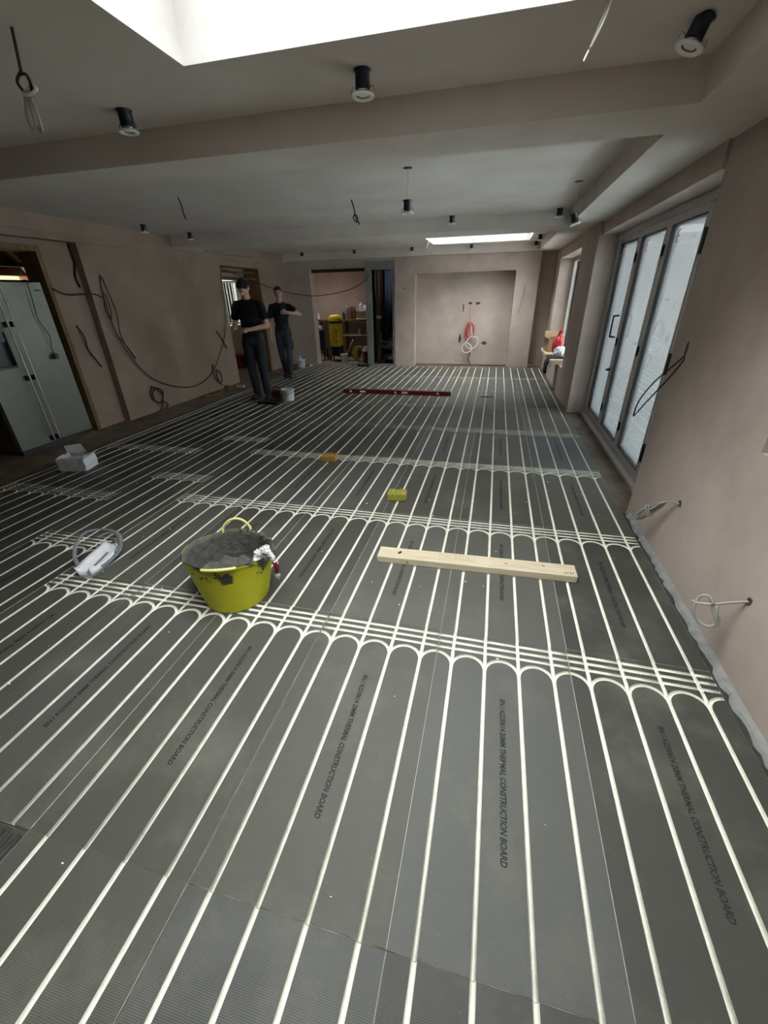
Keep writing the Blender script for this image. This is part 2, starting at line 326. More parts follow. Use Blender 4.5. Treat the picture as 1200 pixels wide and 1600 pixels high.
# ---- insulation boards: real routed grooves
HW = 0.008; LV = [(HW, 0.0), (HW - 0.0004, -0.003), (0.0058, -0.0095), (0.003, -0.0125), (0.0, -0.0135)]
SP = 0.15; CH = 0.0013
def arc(cx, cy, r, a0, a1, n):
    return [(cx + r * math.cos(a0 + (a1 - a0) * i / n), cy + r * math.sin(a0 + (a1 - a0) * i / n)) for i in range(n + 1)]
def board_mesh(name, w=0.6, length=1.2, header='open', phase=0.075, e=0.0003):
    mb = MB(); gx = []; x = phase
    while x < w - 0.005: gx.append(x); x += SP
    edges = [(0.0, False)] + [(g, True) for g in gx] + [(w, False)]
    yl1, yl2, yl3 = length - 0.035, length - 0.073, length - 0.112
    yc = length - 0.220; R = SP / 2
    def put(fn, top=0, deep=True):
        rings = [fn(d) for d, z in LV]
        n = len(rings[0])
        ed = lambda px, py: (px < 0.004 or px > w - 0.004 or py < 0.004 or py > length - 0.004)
        inn = [(min(max(px, CH), w - CH), min(max(py, CH), length - CH)) for px, py in rings[0]]
        mb.add([(px, py, LV[0][1]) for px, py in inn], [tuple(range(n))], top)
        for i in range(n):
            j = (i + 1) % n
            if ed(*rings[0][i]) and ed(*rings[0][j]): mb.add([(*inn[i], 0.0), (*rings[0][i], -0.0016), (*rings[0][j], -0.0016), (*inn[j], 0.0)], [(0, 1, 2, 3)], 1 if abs(rings[0][i][0] - rings[0][j][0]) < 0.003 else 2)
        if deep:
            for (ra, (d0, z0)), (rb, (d1, z1)) in zip(zip(rings, LV), zip(rings[1:], LV[1:])):
                mb.add([(a, b, z0) for a, b in ra] + [(a, b, z1) for a, b in rb], [(i, n + i, n + (i + 1) % n, (i + 1) % n) for i in range(n)], 1, True)
    for (xl, gl), (xr, gr) in zip(edges, edges[1:]):
        L_ = lambda d, xl=xl, gl=gl: xl + (d if gl else e)
        R_ = lambda d, xr=xr, gr=gr: xr - (d if gr else e)
        if header in ('open', 'filled'):
            full = gl and gr; half_r = (not gl) and gr and abs((xr - xl) - R) < 0.002; half_l = gl and (not gr) and abs((xr - xl) - R) < 0.002
            fillA = header == 'filled'
            def A(d, xl=xl, xr=xr):
                da = 0.0 if fillA else d
                if full:
                    cx = (xl + xr) / 2; r = max(R - d, 1e-4)
                    return [(L_(d), e), (R_(d), e)] + arc(cx, yc, r if not fillA else R - d, 0, math.pi, 12)
                if half_r:   # board edge on the left, groove on the right
                    return [(L_(d), e), (R_(d), e)] + arc(xl, yc, R - d, 0, math.pi / 2 - 0.0001, 7)[:-1] + [(L_(d), yc + R - d)]
                if half_l:
                    return [(L_(d), e), (R_(d), e), (R_(d), yc + R - d)] + arc(xr, yc, R - d, math.pi / 2, math.pi, 7)[1:]
                return [(L_(d), e), (R_(d), e), (R_(d), yl3 - 0.03), (L_(d), yl3 - 0.03)]
            put(A)
            ytop = (lambda d: yl3 - d) if header == 'open' else (lambda d: length - e)
            def S(d, xl=xl, xr=xr):
                r = R + d if header == 'open' else R - d * 0.0 - 0.0
                r = R + d
                if full:
                    cx = (xl + xr) / 2; a0 = math.acos(min(1, (R - d) / r))
                    if header == 'filled': r = R - d; a0 = 0.0
                    return [(R_(d), ytop(d)), (L_(d), ytop(d))] + arc(cx, yc, r, math.pi - a0, a0, 12)
                if half_r:
                    a0 = math.acos(min(1, (R - d) / r))
                    if header == 'filled': r = R - d; a0 = 0.0
                    return [(R_(d), ytop(d)), (L_(d), ytop(d)), (L_(d), yc + r)] + arc(xl, yc, r, math.pi / 2, a0, 7)[1:]
                if half_l:
                    a0 = math.acos(min(1, (R - d) / r))
                    if header == 'filled': r = R - d; a0 = 0.0
                    return [(R_(d), ytop(d)), (L_(d), ytop(d))] + arc(xr, yc, r, math.pi - a0, math.pi / 2, 7)[:-1] + [(R_(d), yc + r)]
                return [(L_(d), yl3 - 0.03 + (d if header == 'open' else 0)), (R_(d), yl3 - 0.03 + (d if header == 'open' else 0)), (R_(d), ytop(d)), (L_(d), ytop(d))]
            put(S, 0 if header == 'open' else 2)
            if header == 'open':
                put(lambda d: [(L_(d), yl3 + d), (R_(d), yl3 + d), (R_(d), yl2 - d), (L_(d), yl2 - d)])
                put(lambda d: [(L_(d), yl2 + d), (R_(d), yl2 + d), (R_(d), yl1 - d), (L_(d), yl1 - d)])
                put(lambda d: [(L_(d), yl1 + d), (R_(d), yl1 + d), (R_(d), length - e), (L_(d), length - e)])
        else:
            put(lambda d: [(L_(d), e), (R_(d), e), (R_(d), length - e), (L_(d), length - e)])
    # sides down to the screed
    z0, z1 = -0.0005, -0.0195
    for a, b in (((e, e), (w - e, e)), ((w - e, length - e), (e, length - e)), ((e, length - e), (e, e)), ((w - e, e), (w - e, length - e))):
        zt = -0.0134 if a[1] == b[1] else z0
        mb.quad((a[0], a[1], z1), (b[0], b[1], z1), (b[0], b[1], zt), (a[0], a[1], zt), 1)
    me = mb.mesh(name)
    for m in ('board_grey', 'cream_foam', 'dirty_skim'): me.materials.append(MATS[m])
    return me

# the print on the boards
def text_mesh(body, size, name, shear=0.0, bold=0.0, extrude=0.0):
    cu = bpy.data.curves.new(name, 'FONT'); cu.body = body; cu.size = size; cu.shear = shear; cu.offset = bold; cu.extrude = extrude
    cu.resolution_u = 2; cu.align_x = 'LEFT'; cu.align_y = 'CENTER'
    o = bpy.data.objects.new('tmp', cu); COL.objects.link(o)
    dg = bpy.context.evaluated_depsgraph_get(); me = bpy.data.meshes.new_from_object(o.evaluated_get(dg)); me.name = name
    bpy.data.objects.remove(o); bpy.data.curves.remove(cu)
    return me
tm = text_mesh('BN / A2230614 20MM THERMAL CONSTRUCTION BOARD', 0.0285, 'printed_lettering', 0.18, 0.0010)
tl = max(v.co.x for v in tm.vertices)
for v in tm.vertices: v.co.x *= 0.595 / tl
tm.materials.append(MATS['board_ink'])

BM = {'plain': board_mesh('insulation_board_plain', header='none'), 'open': board_mesh('insulation_board'), 'filled': board_mesh('insulation_board_skimmed', header='filled')}
XR = 0.975
def place_board(x, y, me, text=None, w=0.6):
    o = bpy.data.objects.new('insulation_board', me); COL.objects.link(o); o.parent = floor
    o.location = (x + random.uniform(-0.0022, 0.0022), y + random.uniform(-0.0015, 0.0015), 0.0 + random.uniform(-0.0006, 0.0006))
    o.rotation_euler = (0, 0, random.uniform(-0.0012, 0.0012))
    if text is not None:
        t = bpy.data.objects.new('printed_lettering', tm); COL.objects.link(t); t.parent = o
        if text == 'down': t.location = (0.3 + 0.002, 0.845 + random.uniform(-0.04, 0.05), 0.0006); t.rotation_euler = (0, 0, -math.pi / 2)
        else: t.location = (0.3, 0.30, 0.0006); t.rotation_euler = (0, 0, math.pi / 2)
cache = {}
for c in range(9):
    x = XR - 0.6 * (c + 1)
    off = 0.0 if c < 6 else (0.4 if c == 6 else -0.11)
    seams = [off + 0.4 + 1.2 * k for k in range(-4, 10)]
    for y in seams:
        if y + 1.2 < -2.7 or y > 10.05: continue
        if c > 3 and y + 1.2 < 0.5 + (0.0 if c < 6 else 0) and y < 0.3: continue        # bare combed adhesive near the camera on the left
        y1 = min(y + 1.2, 10.13)
        kind = 'open' if y + 1.2 < (4.2 if c < 6 else 4.5) else 'filled'
        if c < 6 and y < 0.3: kind = 'plain'
        if y1 - y < 1.19:
            if y1 - y < 0.05: continue
            key = ('cut', round(y1 - y, 2))
            if key not in cache: cache[key] = board_mesh('insulation_board_cut', length=y1 - y, header='none')
            place_board(x, y, cache[key]); continue
        txt = None
        if 0.3 < y + (0.3 if c > 5 else 0) and y + 1.2 < 5.3: txt = 'up' if (c == 4 and abs(y - 0.4) < 0.1) else 'down'
        place_board(x, y, BM[kind], txt)
# narrow cut strip along the left side
strip = board_mesh('insulation_board_strip', w=0.105, length=1.2, header='none', phase=0.075)
for k in range(0, 8): place_board(-4.53, 0.85 + 1.2 * k, strip)
# combed adhesive bed where boards are still missing
ad = MB(); ad.box((-4.4, -2.6, -0.0198), (-1.43, 0.395, -0.0165))
for i in range(26):
    xa = -2.3 + i * 0.034; ad.tube([(xa, -1.0, -0.0165), (xa + 0.02, -0.4, -0.0155), (xa + 0.012, 0.0, -0.0165), (xa + 0.03, 0.385, -0.0165)], 0.009, 5, sub=4)
obj('combed_adhesive', ad, 'adhesive', floor)
# adhesive squeezed along the right wall and scraps of skim by the door
sq = MB()
vs = []; fs = []; n = 150
for i in range(n + 1):
    y = -2.6 + 5.8 * i / n; w = random.uniform(0.022, 0.044)
    vs += [(1.0395 - w, y, -0.019), (1.0395 - w * 0.7, y, -0.004 + random.uniform(-.002, .002)), (1.0395, y, 0.004 + random.uniform(-.002, .004))]
for i in range(n):
    for q in range(2): fs.append((3 * i + q, 3 * i + 3 + q, 3 * i + 4 + q, 3 * i + 1 + q))
sq.add(vs, fs, 0, False)
for i in range(30):
    sq.blob((random.uniform(1.17, 1.2), random.uniform(3.3, 6.2), -0.021), (random.uniform(0.008, 0.02), random.uniform(0.03, 0.1), 0.006), 0, 8, 0.4, seed=100 + i)
o = obj('adhesive_residue', sq, 'skim_grey', floor); o['kind'] = 'stuff'

sd = MB(); sd.box((0.976, -2.6, -0.0199), (1.039, 3.19, -0.0185)); obj('edge_gap_shade', sd, 'adhesive', floor)  # dark strip stands in for the shadow in the board-edge gap
sd = MB(); sd.box((0.976, 3.2, -0.0199), (1.166, 6.25, -0.0185)); obj('damp_screed_strip', sd, 'screed_damp', floor)

# ---- ceiling: downstand beams, three trays, two rooflight shafts
cl = MB()
for a, b, c_, d in rect_minus((-5.35, 1.36, -3.0, 10.75), TRAYS)[0]: cl.quad((a, c_, ZS), (b, c_, ZS), (b, d, ZS), (a, d, ZS))
for t, s in zip(TRAYS, SKY):
    x0, x1, y0, y1 = t
    for a, b, c_, d in rect_minus(t, [s] if s else [])[0]: cl.quad((a, c_, ZT), (b, c_, ZT), (b, d, ZT), (a, d, ZT))
    cl.quad((x0, y0, ZS), (x1, y0, ZS), (x1, y0, ZT), (x0, y0, ZT)); cl.quad((x0, y1, ZS), (x1, y1, ZS), (x1, y1, ZT), (x0, y1, ZT))
    cl.quad((x0, y0, ZS), (x0, y1, ZS), (x0, y1, ZT), (x0, y0, ZT), 2); cl.quad((x1, y0, ZS), (x1, y1, ZS), (x1, y1, ZT), (x1, y0, ZT))  # left faces take the plaster with shade put in its colour
    if s:
        a, b, c_, d = s; h = ZT + SHAFT[s]
        for p, q in (((a, c_), (b, c_)), ((b, c_), (b, d)), ((b, d), (a, d)), ((a, d), (a, c_))):
            cl.quad((*p, ZT), (*q, ZT), (*q, h), (*p, h), 1)
struct('ceiling', cl, ['plaster_ceiling', 'plaster_shaft', 'plaster_shaded'])
for k, s in enumerate((SKY[0], SKY[2])):
    a, b, c_, d = s; h = ZT + SHAFT[s]
    w = MB(); t = 0.05
    w.box((a - 0.08, c_ - 0.08, h), (a + t, d + 0.08, h + 0.08)); w.box((b - t, c_ - 0.08, h), (b + 0.08, d + 0.08, h + 0.08)); w.box((a, c_ - 0.08, h), (b, c_ + t, h + 0.08)); w.box((a, d - t, h), (b, d + 0.08, h + 0.08))
    r = struct('window_%d' % (k + 3), w, 'aluminium'); r['label'] = ['rooflight over the near floor', 'rooflight in the far ceiling tray'][k]
    g = MB(); g.box((a + t, c_ + t, h + 0.03), (b - t, d - t, h + 0.036)); obj('pane', g, 'glass', r)

# ---- right wall with bifold opening and window recess
DY0, DY1, DH = 3.235, 6.26, 2.09
rw = MB()
wall_slab(rw, 'x', 1.04, 1.36, (-3.0, DY0, -0.05, 2.30), [(1.62, 1.985, 0.90, 1.05)])
rw.box((1.10, 1.6, 0.88), (1.35, 2.0, 1.07))
wall_slab(rw, 'x', 1.02, 1.36, (DY0, DY1, DH, 2.30), [])
WY0, WY1, WZ0, WZ1 = 7.38, 9.75, 0.41, 2.05
wall_slab(rw, 'x', 0.985, 1.36, (DY1, 10.75, -0.012, 2.30), [(WY0, WY1, WZ0, WZ1)])
struct('wall_right', rw, 'plaster')
gp = MB(); gp.box((0.992, DY1 + 0.004, -0.021), (1.20, DY1 + 0.3, -0.010)); struct('pier_gap_shade', gp, 'rubber_black', label='black strip as the shade of the gap under the plaster pier')  # black strip put in for the shade under the pier

# ---- bifold doors
def leaf(parent, y0, y1, x=1.225, z0=0.005, z1=2.035, film=True, handle=False, mark=True):
    f = MB(); t = 0.062; dp = 0.06
    f.box((x, y0, z0), (x + dp, y0 + t, z1)); f.box((x, y1 - t, z0), (x + dp, y1, z1))
    f.box((x, y0 + t, z0), (x + dp, y1 - t, z0 + 0.085)); f.box((x, y0 + t, z1 - t), (x + dp, y1 - t, z1))
    lf = obj('door_leaf', f, 'aluminium', parent, bevel=0.004)
    g = MB(); q = 0.010
    for a, b in (((x - 0.001, y0 + t, z0 + 0.085), (x + dp, y0 + t + q, z1 - t)), ((x - 0.001, y1 - t - q, z0 + 0.085), (x + dp, y1 - t, z1 - t)), ((x - 0.001, y0 + t + q, z0 + 0.085), (x + dp, y1 - t - q, z0 + 0.085 + q)), ((x - 0.001, y0 + t + q, z1 - t - q), (x + dp, y1 - t - q, z1 - t))): g.box(a, b)
    obj('gasket', g, 'rubber_black', lf)
    p = MB(); p.box((x + 0.026, y0 + t + q, z0 + 0.085 + q), (x + 0.034, y1 - t - q, z1 - t - q)); obj('pane', p, 'glass_film', lf)
    if mark:   # hand-drawn glazing mark on the protective film
        mk = MB(); yy = y1 - t - 0.10; zz = z1 - t - 0.13; X = x + 0.024
        for a, b in (((0, 0), (0, 0.08)), ((0, 0.08), (-0.06, 0.085)), ((0, 0.04), (-0.045, 0.045)), ((0, 0.0), (-0.055, 0.0))):
            mk.tube([(X, yy + a[0], zz + a[1]), (X, yy + b[0], zz + b[1])], 0.003, 5)
        obj('glazing_mark', mk, 'mark_red', lf)
    return lf
dr = MB(); ft = 0.05
dr.box((1.205, DY0 + 0.002, 2.04), (1.315, DY1 - 0.002, 2.088)); dr.box((1.205, DY1 - ft, 0.0), (1.315, DY1 - 0.002, 2.04)); dr.box((1.205, DY0 + 0.002, 0.0), (1.315, DY0 + ft, 2.04)); dr.box((1.195, DY0 + 0.002, -0.021), (1.33, DY1 - 0.002, 0.004))
door = struct('door_1', dr, 'aluminium', label='grey aluminium bifold doors in the right wall'); 
ys = [DY1 - ft - 0.003, 5.40, 4.575, 3.765, DY0 + ft + 0.003]
leaves = [leaf(door, ys[i + 1] + 0.004, ys[i] - 0.004) for i in range(4)]
sill = MB(); sill.box((1.165, DY0 + 0.002, -0.021), (1.195, DY1 - 0.002, 0.012)); obj('threshold', sill, 'aluminium', door)
# gasket joints, hinges, handle
hm = MB(); hm.tube([(1.215, 5.50, 1.26), (1.17, 5.50, 1.255), (1.16, 5.50, 1.24), (1.16, 5.50, 1.06), (1.17, 5.50, 1.045), (1.215, 5.50, 1.04)], 0.010, 8, sub=4)
obj('pull_handle', hm, 'plastic_black', leaves[0])
lm = MB(); lm.lathe([(0.016, 0), (0.016, 0.03), (0.008, 0.034), (0.008, 0.05)], 14, M=Matrix.Translation((1.225, 5.437, 0.70)) @ Matrix.Rotation(-math.pi / 2, 4, 'Y')); obj('lock_knob', lm, 'plastic_black', leaves[0])
for yj, lf in ((5.40, leaves[0]), (4.575, leaves[1]), (3.765, leaves[2])):
    for zz in (0.28, 1.0, 1.80):
        hw_ = 0.018 if yj < 4 else 0.007; hl = 0.075 if yj < 4 else 0.04
        h = MB(); h.box((1.212, yj - hw_, zz - hl), (1.226, yj + hw_, zz + hl)); h.tube([(1.213, yj, zz - hl - .005), (1.213, yj, zz + hl + .005)], 0.006, 8)
        obj('hinge', h, 'rubber_black', lf)

# ---- window in the far right recess
wn = MB(); t = 0.06; x0, x1 = 1.235, 1.30
wn.box((x0, WY0 + .002, WZ0 + .002), (x1, WY0 + t, WZ1 - .002)); wn.box((x0, WY1 - t, WZ0 + .002), (x1, WY1 - .002, WZ1 - .002)); wn.box((x0, WY0 + t, WZ0 + .002), (x1, WY1 - t, WZ0 + t)); wn.box((x0, WY0 + t, WZ1 - t), (x1, WY1 - t, WZ1 - .002)); wn.box((x0, 8.53, WZ0 + t), (x1, 8.60, WZ1 - t))
win = struct('window_1', wn, 'aluminium', label='tall window in the far right recess')
for a, b in ((WY0 + t, 8.53), (8.60, WY1 - t)):
    g = MB(); g.box((1.265, a, WZ0 + t), (1.271, b, WZ1 - t)); obj('pane', g, 'glass', win)

# ---- end wall
ew = MB()
wall_slab(ew, 'y', 10.20, 10.45, (-5.35, -2.36, -0.05, 2.35), [(-4.36, -3.045, -0.05, 2.05), (-2.885, -2.41, 0.03, 2.0)])
wall_slab(ew, 'y', 10.16, 10.45, (-2.36, 0.66, -0.012, 2.35), [(-1.90, 0.205, -0.012, 1.90)])
ew.quad((-1.90, 10.40, 0.012), (0.205, 10.40, 0.012), (0.205, 10.40, 1.90), (-1.90, 10.40, 1.90)); ew.box((-1.92, 10.42, -0.1), (0.23, 10.45, 1.92))
wall_slab(ew, 'y', 10.44, 10.70, (0.60, 1.36, 0.01, 2.35), [])
struct('wall_end', ew, 'plaster')
# grey plasterboard lining round the cupboard opening
tr = MB(); wall_slab(tr, 'y', 10.175, 10.47, (-3.04, -2.365, -0.02, 2.165), [(-2.885, -2.41, 0.03, 2.0)])
struct('trim_1', tr, 'plasterboard', label='grey plasterboard lining around the narrow cupboard opening')
tr = MB(); tr.box((-4.35, 10.28, 1.985), (-3.05, 10.36, 2.045)); struct('trim_2', tr, 'timber_dark', label='dark lintel edge over the storeroom opening')

# ---- left wall
lw = MB()
O1 = (2.75, 4.40, -0.05, 2.09); O2 = (7.78, 9.15, -0.05, 2.05)
wall_slab(lw, 'x', -5.40, -5.20, (-3.0, 4.85, -0.05, 2.35), [O1])
wall_slab(lw, 'x', -5.40, -5.10, (4.84, 10.3, -0.05, 2.30), [O2])
lw.box((-5.40, -3.0, 2.15), (-5.08, 10.3, 2.30))
struct('wall_left', lw, 'plaster_shaded')  # shade of the left side is in this plaster's colour
bw = MB(); bw.quad((-5.4, -2.95, -0.1), (1.36, -2.95, -0.1), (1.36, -2.95, 2.4), (-5.4, -2.95, 2.4)); struct('wall_behind', bw, 'plaster')
t1 = MB(); t1.box((-5.42, 4.345, -0.021), (-5.17, 4.399, 2.088)); t1.box((-5.42, 2.76, 2.03), (-5.17, 4.345, 2.088)); struct('trim_3', t1, 'timber_old', label='rough timber lining of the kitchen opening')
t2 = MB(); t2.box((-5.41, 9.095, -0.021), (-5.06, 9.149, 2.04)); t2.box((-5.38, 7.782, 1.84), (-5.12, 9.095, 1.875)); t2.box((-5.36, 7.782, 1.96), (-5.16, 9.095, 1.985)); struct('trim_4', t2, 'timber_old', label='rough timber lining of the far left doorway')

# ---- rooms seen through the openings
k = MB()   # kitchen shell behind the fridge
wall_slab(k, 'x', -7.80, -7.60, (1.2, 7.0, -0.05, 3.2), [(4.6, 6.14, 1.1, 1.905), (4.6, 6.0, 2.035, 2.06), (6.30, 6.42, 2.03, 2.062), (6.26, 6.44, 1.93, 1.95)])
k.quad((-7.6, 1.2, -0.05), (-5.4, 1.2, -0.05), (-5.4, 1.2, 3.2), (-7.6, 1.2, 3.2)); k.quad((-7.6, 7.0, -0.05), (-5.4, 7.0, -0.05), (-5.4, 7.0, 3.2), (-7.6, 7.0, 3.2))
k.quad((-7.6, 1.2, 3.2), (-5.2, 1.2, 3.2), (-5.2, 7.0, 3.2), (-7.6, 7.0, 3.2)); k.quad((-5.4, 1.2, 2.2), (-5.4, 7.0, 2.2), (-5.4, 7.0, 3.2), (-5.4, 1.2, 3.2))
struct('wall_kitchen', k, 'brick')
rf = thing('roof_timbers', 'exposed roof joists and rafters above the fridge in the unfinished kitchen', 'timbers', (-7.0, 5.2, 2.2))
for i, (y, z) in enumerate(((5.55, 2.02), (5.85, 1.78))):
    b = MB(); b.box((-7.58, 4.2, z), (-7.42, 6.98, z + 0.06)); obj('joist', b, 'timber_dark', rf).matrix_parent_inverse = Matrix.Translation((7.0, -5.2, -2.2))
for i, y in enumerate((5.0, 5.7, 6.4)):
    b = MB(); b.box((-0.04, -0.03, 0), (0.04, 0.03, 1.15), M=Matrix.Translation((-7.50, y + 0.55, 1.80)) @ Matrix.Rotation(math.radians(42), 4, 'X')); o = obj('rafter', b, 'timber', rf); o.matrix_parent_inverse = Matrix.Translation((7.0, -5.2, -2.2))
k = MB()   # lobby beyond the far left doorway
wall_slab(k, 'x', -7.2, -7.0, (7.05, 12.4, -0.05, 2.6), [(10.72, 11.50, 0.85, 1.93)])
k.quad((-7.0, 12.25, -0.05), (-5.35, 12.25, -0.05), (-5.35, 12.25, 2.6), (-7.0, 12.25, 2.6)); k.quad((-7.0, 7.05, 2.5), (-5.2, 7.05, 2.5), (-5.2, 12.25, 2.5), (-7.0, 12.25, 2.5)); k.quad((-7.0, 7.1, -0.05), (-5.4, 7.1, -0.05), (-5.4, 7.1, 2.6), (-7.0, 7.1, 2.6))
struct('wall_lobby', k, 'plaster')
w = MB(); w.box((-7.14, 10.73, 0.86), (-7.08, 10.78, 1.92)); w.box((-7.14, 11.44, 0.86), (-7.08, 11.49, 1.92)); w.box((-7.14, 10.78, 0.86), (-7.08, 11.44, 0.91)); w.box((-7.14, 10.78, 1.87), (-7.08, 11.44, 1.92))
for i in range(4): w.box((-7.12, 10.9 + 0.14 * i, 0.91), (-7.10, 10.92 + 0.14 * i, 1.87))
win2 = struct('window_2', w, 'bezel_white', label='bright slatted window in the lobby beyond the left doorway')
g = MB(); g.box((-7.135, 10.78, 0.91), (-7.13, 11.44, 1.87)); obj('pane', g, 'glass', win2)
k = MB()   # storeroom behind the end wall and the narrow cupboard
k.quad((-5.35, 12.3, -0.05), (-2.95, 12.3, -0.05), (-2.95, 12.3, 2.5), (-5.35, 12.3, 2.5)); k.quad((-2.98, 10.45, -0.05), (-2.98, 12.3, -0.05), (-2.98, 12.3, 2.5), (-2.98, 10.45, 2.5)); k.quad((-5.37, 10.3, -0.05), (-5.37, 12.3, -0.05), (-5.37, 12.3, 2.5), (-5.37, 10.3, 2.5))
wall_c = rect_minus((-5.37, -2.95, 10.2, 12.3), [(-4.9, -4.1, 10.9, 11.6)])[0]  # opening in the unseen ceiling, added to brighten the storeroom
for a, b, c_, d in wall_c: k.quad((a, c_, 2.42), (b, c_, 2.42), (b, d, 2.42), (a, d, 2.42))
for p, q in (((-4.9, 10.9), (-4.1, 10.9)), ((-4.1, 10.9), (-4.1, 11.6)), ((-4.1, 11.6), (-4.9, 11.6)), ((-4.9, 11.6), (-4.9, 10.9))): k.quad((*p, 2.42), (*q, 2.42), (*q, 3.0), (*p, 3.0))
struct('wall_storeroom', k, 'plaster')
k = MB(); k.quad((-3.3, 12.0, -0.05), (-2.2, 12.0, -0.05), (-2.2, 12.0, 2.4), (-3.3, 12.0, 2.4)); k.quad((-2.25, 10.45, -0.05), (-2.25, 12.0, -0.05), (-2.25, 12.0, 2.4), (-2.25, 10.45, 2.4)); [k.quad((a, c_, 2.3), (b, c_, 2.3), (b, d, 2.3), (a, d, 2.3)) for a, b, c_, d in rect_minus((-3.3, -2.2, 10.4, 12.0), [(-2.75, -2.45, 10.6, 10.9)])[0]]  # small ceiling opening added to let light into the cupboard
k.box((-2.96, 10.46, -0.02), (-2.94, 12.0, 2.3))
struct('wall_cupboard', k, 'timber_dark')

# ---- outside the bifold doors
gr = MB(); gr.box((1.36, -4, -0.30), (14, 30, -0.12)); pav = struct('floor_patio', gr, 'joint')
sl = MB(); sl.box((0.006, 0.006, -0.12), (0.594, 0.394, -0.085)); slm = sl.mesh('paving_slab'); slm.materials.append(MATS['paving'])
for i in range(5):
    for j in range(38):
        o = bpy.data.objects.new('paving_slab', slm); COL.objects.link(o); o.parent = pav; o.location = (1.38 + 0.6 * i, 1.5 + 0.4 * j, random.uniform(-0.003, 0.003))
fn = thing('cladding_fence', 'tall pale blue-grey panelled boundary fence outside the bifold doors', 'fence', (4.6, 9.0, -0.12))
pm = MB(); pm.box((0, 0, 0), (0.05, 0.985, 2.85)); pmm = pm.mesh('fence_panel'); pmm.materials.append(MATS['cladding'])
bt = MB(); bt.box((-0.015, -0.014, 0), (0.0, 0.012, 2.85)); btm = bt.mesh('cover_strip'); btm.materials.append(MATS['cladding_edge'])
for j in range(26):
    for nm, me in (('fence_panel', pmm), ('cover_strip', btm)):
        o = bpy.data.objects.new(nm, me); COL.objects.link(o); o.parent = fn; o.location = (0, -8.0 + j * 0.99, 0)
# greenery outside the kitchen window
gb = MB()
for i in range(70): gb.blob((random.uniform(-12, -10.5), random.uniform(4, 11), random.uniform(0.2, 2.35)), (0.55, 0.55, 0.45), 0, 8, 0.5, seed=200 + i)
tag(obj('hedge', gb, 'grass'), 'green hedge glimpsed through the kitchen window above the fridge', 'hedge')
# end of setting

# ================================================================== THINGS
# ---- rubber tub of mixed adhesive
def tub_material():
    m = MATS['tub_yellow']; nt = m.node_tree; N = nt.nodes; L = nt.links; b = N['Principled BSDF']
    tc = N.new('ShaderNodeTexCoord'); mp = N.new('ShaderNodeMapping'); mp.inputs['Scale'].default_value = (1.0, 1.0, 0.75); L.new(tc.outputs['Object'], mp.inputs['Vector'])
    n = N.new('ShaderNodeTexNoise'); n.inputs['Scale'].default_value = 9; n.inputs['Detail'].default_value = 6; n.inputs['Roughness'].default_value = 0.62; L.new(mp.outputs['Vector'], n.inputs['Vector'])
    sp = N.new('ShaderNodeSeparateXYZ'); L.new(tc.outputs['Object'], sp.inputs[0])
    mz = N.new('ShaderNodeMapRange'); mz.inputs['From Min'].default_value = 0.08; mz.inputs['From Max'].default_value = 0.27; mz.inputs['To Min'].default_value = -0.16; mz.inputs['To Max'].default_value = 0.055; L.new(sp.outputs['Z'], mz.inputs['Value'])
    ad_ = N.new('ShaderNodeMath'); L.new(n.outputs['Fac'], ad_.inputs[0]); L.new(mz.outputs['Result'], ad_.inputs[1])
    r = N.new('ShaderNodeValToRGB'); r.color_ramp.elements[0].position = 0.57; r.color_ramp.elements[1].position = 0.60; L.new(ad_.outputs[0], r.inputs['Fac'])
    mx = N.new('ShaderNodeMix'); mx.data_type = 'RGBA'; mx.inputs['A'].default_value = (0.50, 0.49, 0.018, 1); mx.inputs['B'].default_value = (0.055, 0.055, 0.045, 1); L.new(r.outputs['Color'], mx.inputs['Factor']); L.new(mx.outputs['Result'], b.inputs['Base Color'])
tub_material()
tub = thing('flexible_tub', 'yellow rubber tub splashed with grey adhesive standing on the pipe boards', 'tub', (-1.412, 1.640, 0.0), math.radians(18))
def tub_r(a, z):
    t = z / 0.30
    rx = 0.172 + (0.240 - 0.172) * t ** 0.9; ry = 0.172 + (0.198 - 0.172) * t ** 0.9
    return rx * math.cos(a), ry * math.sin(a)
def rim_z(a): return 0.300 + 0.014 * math.sin(a) ** 2 - 0.006 * math.cos(a) + 0.004 * math.sin(5 * a)
NA = 72; tb = MB(); vs = []; fs = []; K = 58
for j in range(K + 1):
    for i in range(NA):
        a = 2 * math.pi * i / NA; z = rim_z(a) * j / K; x, y = tub_r(a, min(z, 0.31)); rp = 1 + (0.011 if j % 2 else 0.0) * (0 if j > K - 4 else 1)
        if j > K - 4: rp = 1.022
        if j == 0: rp = 0.94
        vs.append((x * rp, y * rp, max(z, 0.001)))
for j in range(K):
    for i in range(NA): fs.append((j * NA + i, j * NA + (i + 1) % NA, (j + 1) * NA + (i + 1) % NA, (j + 1) * NA + i))
tb.add(vs, fs, 0, False); tb.add(vs[:NA], [tuple(reversed(range(NA)))], 0)
obj('tub_wall', tb, 'tub_yellow', tub)
tb = MB(); vs = []; fs = []; rg = random.Random(4); K2 = 16
for j in range(K2 + 1):
    for i in range(NA):
        a = 2 * math.pi * i / NA; z = 0.06 + (rim_z(a) + 0.001 - 0.06) * j / K2; x, y = tub_r(a, z)
        q = (0.955 if j < K2 else 1.0) + rg.uniform(-0.010, 0.006) * (j < K2); vs.append((x * q, y * q, z))
for j in range(K2):
    for i in range(NA): fs.append(((j + 1) * NA + i, (j + 1) * NA + (i + 1) % NA, j * NA + (i + 1) % NA, j * NA + i))
tb.add(vs, fs, 0, True)
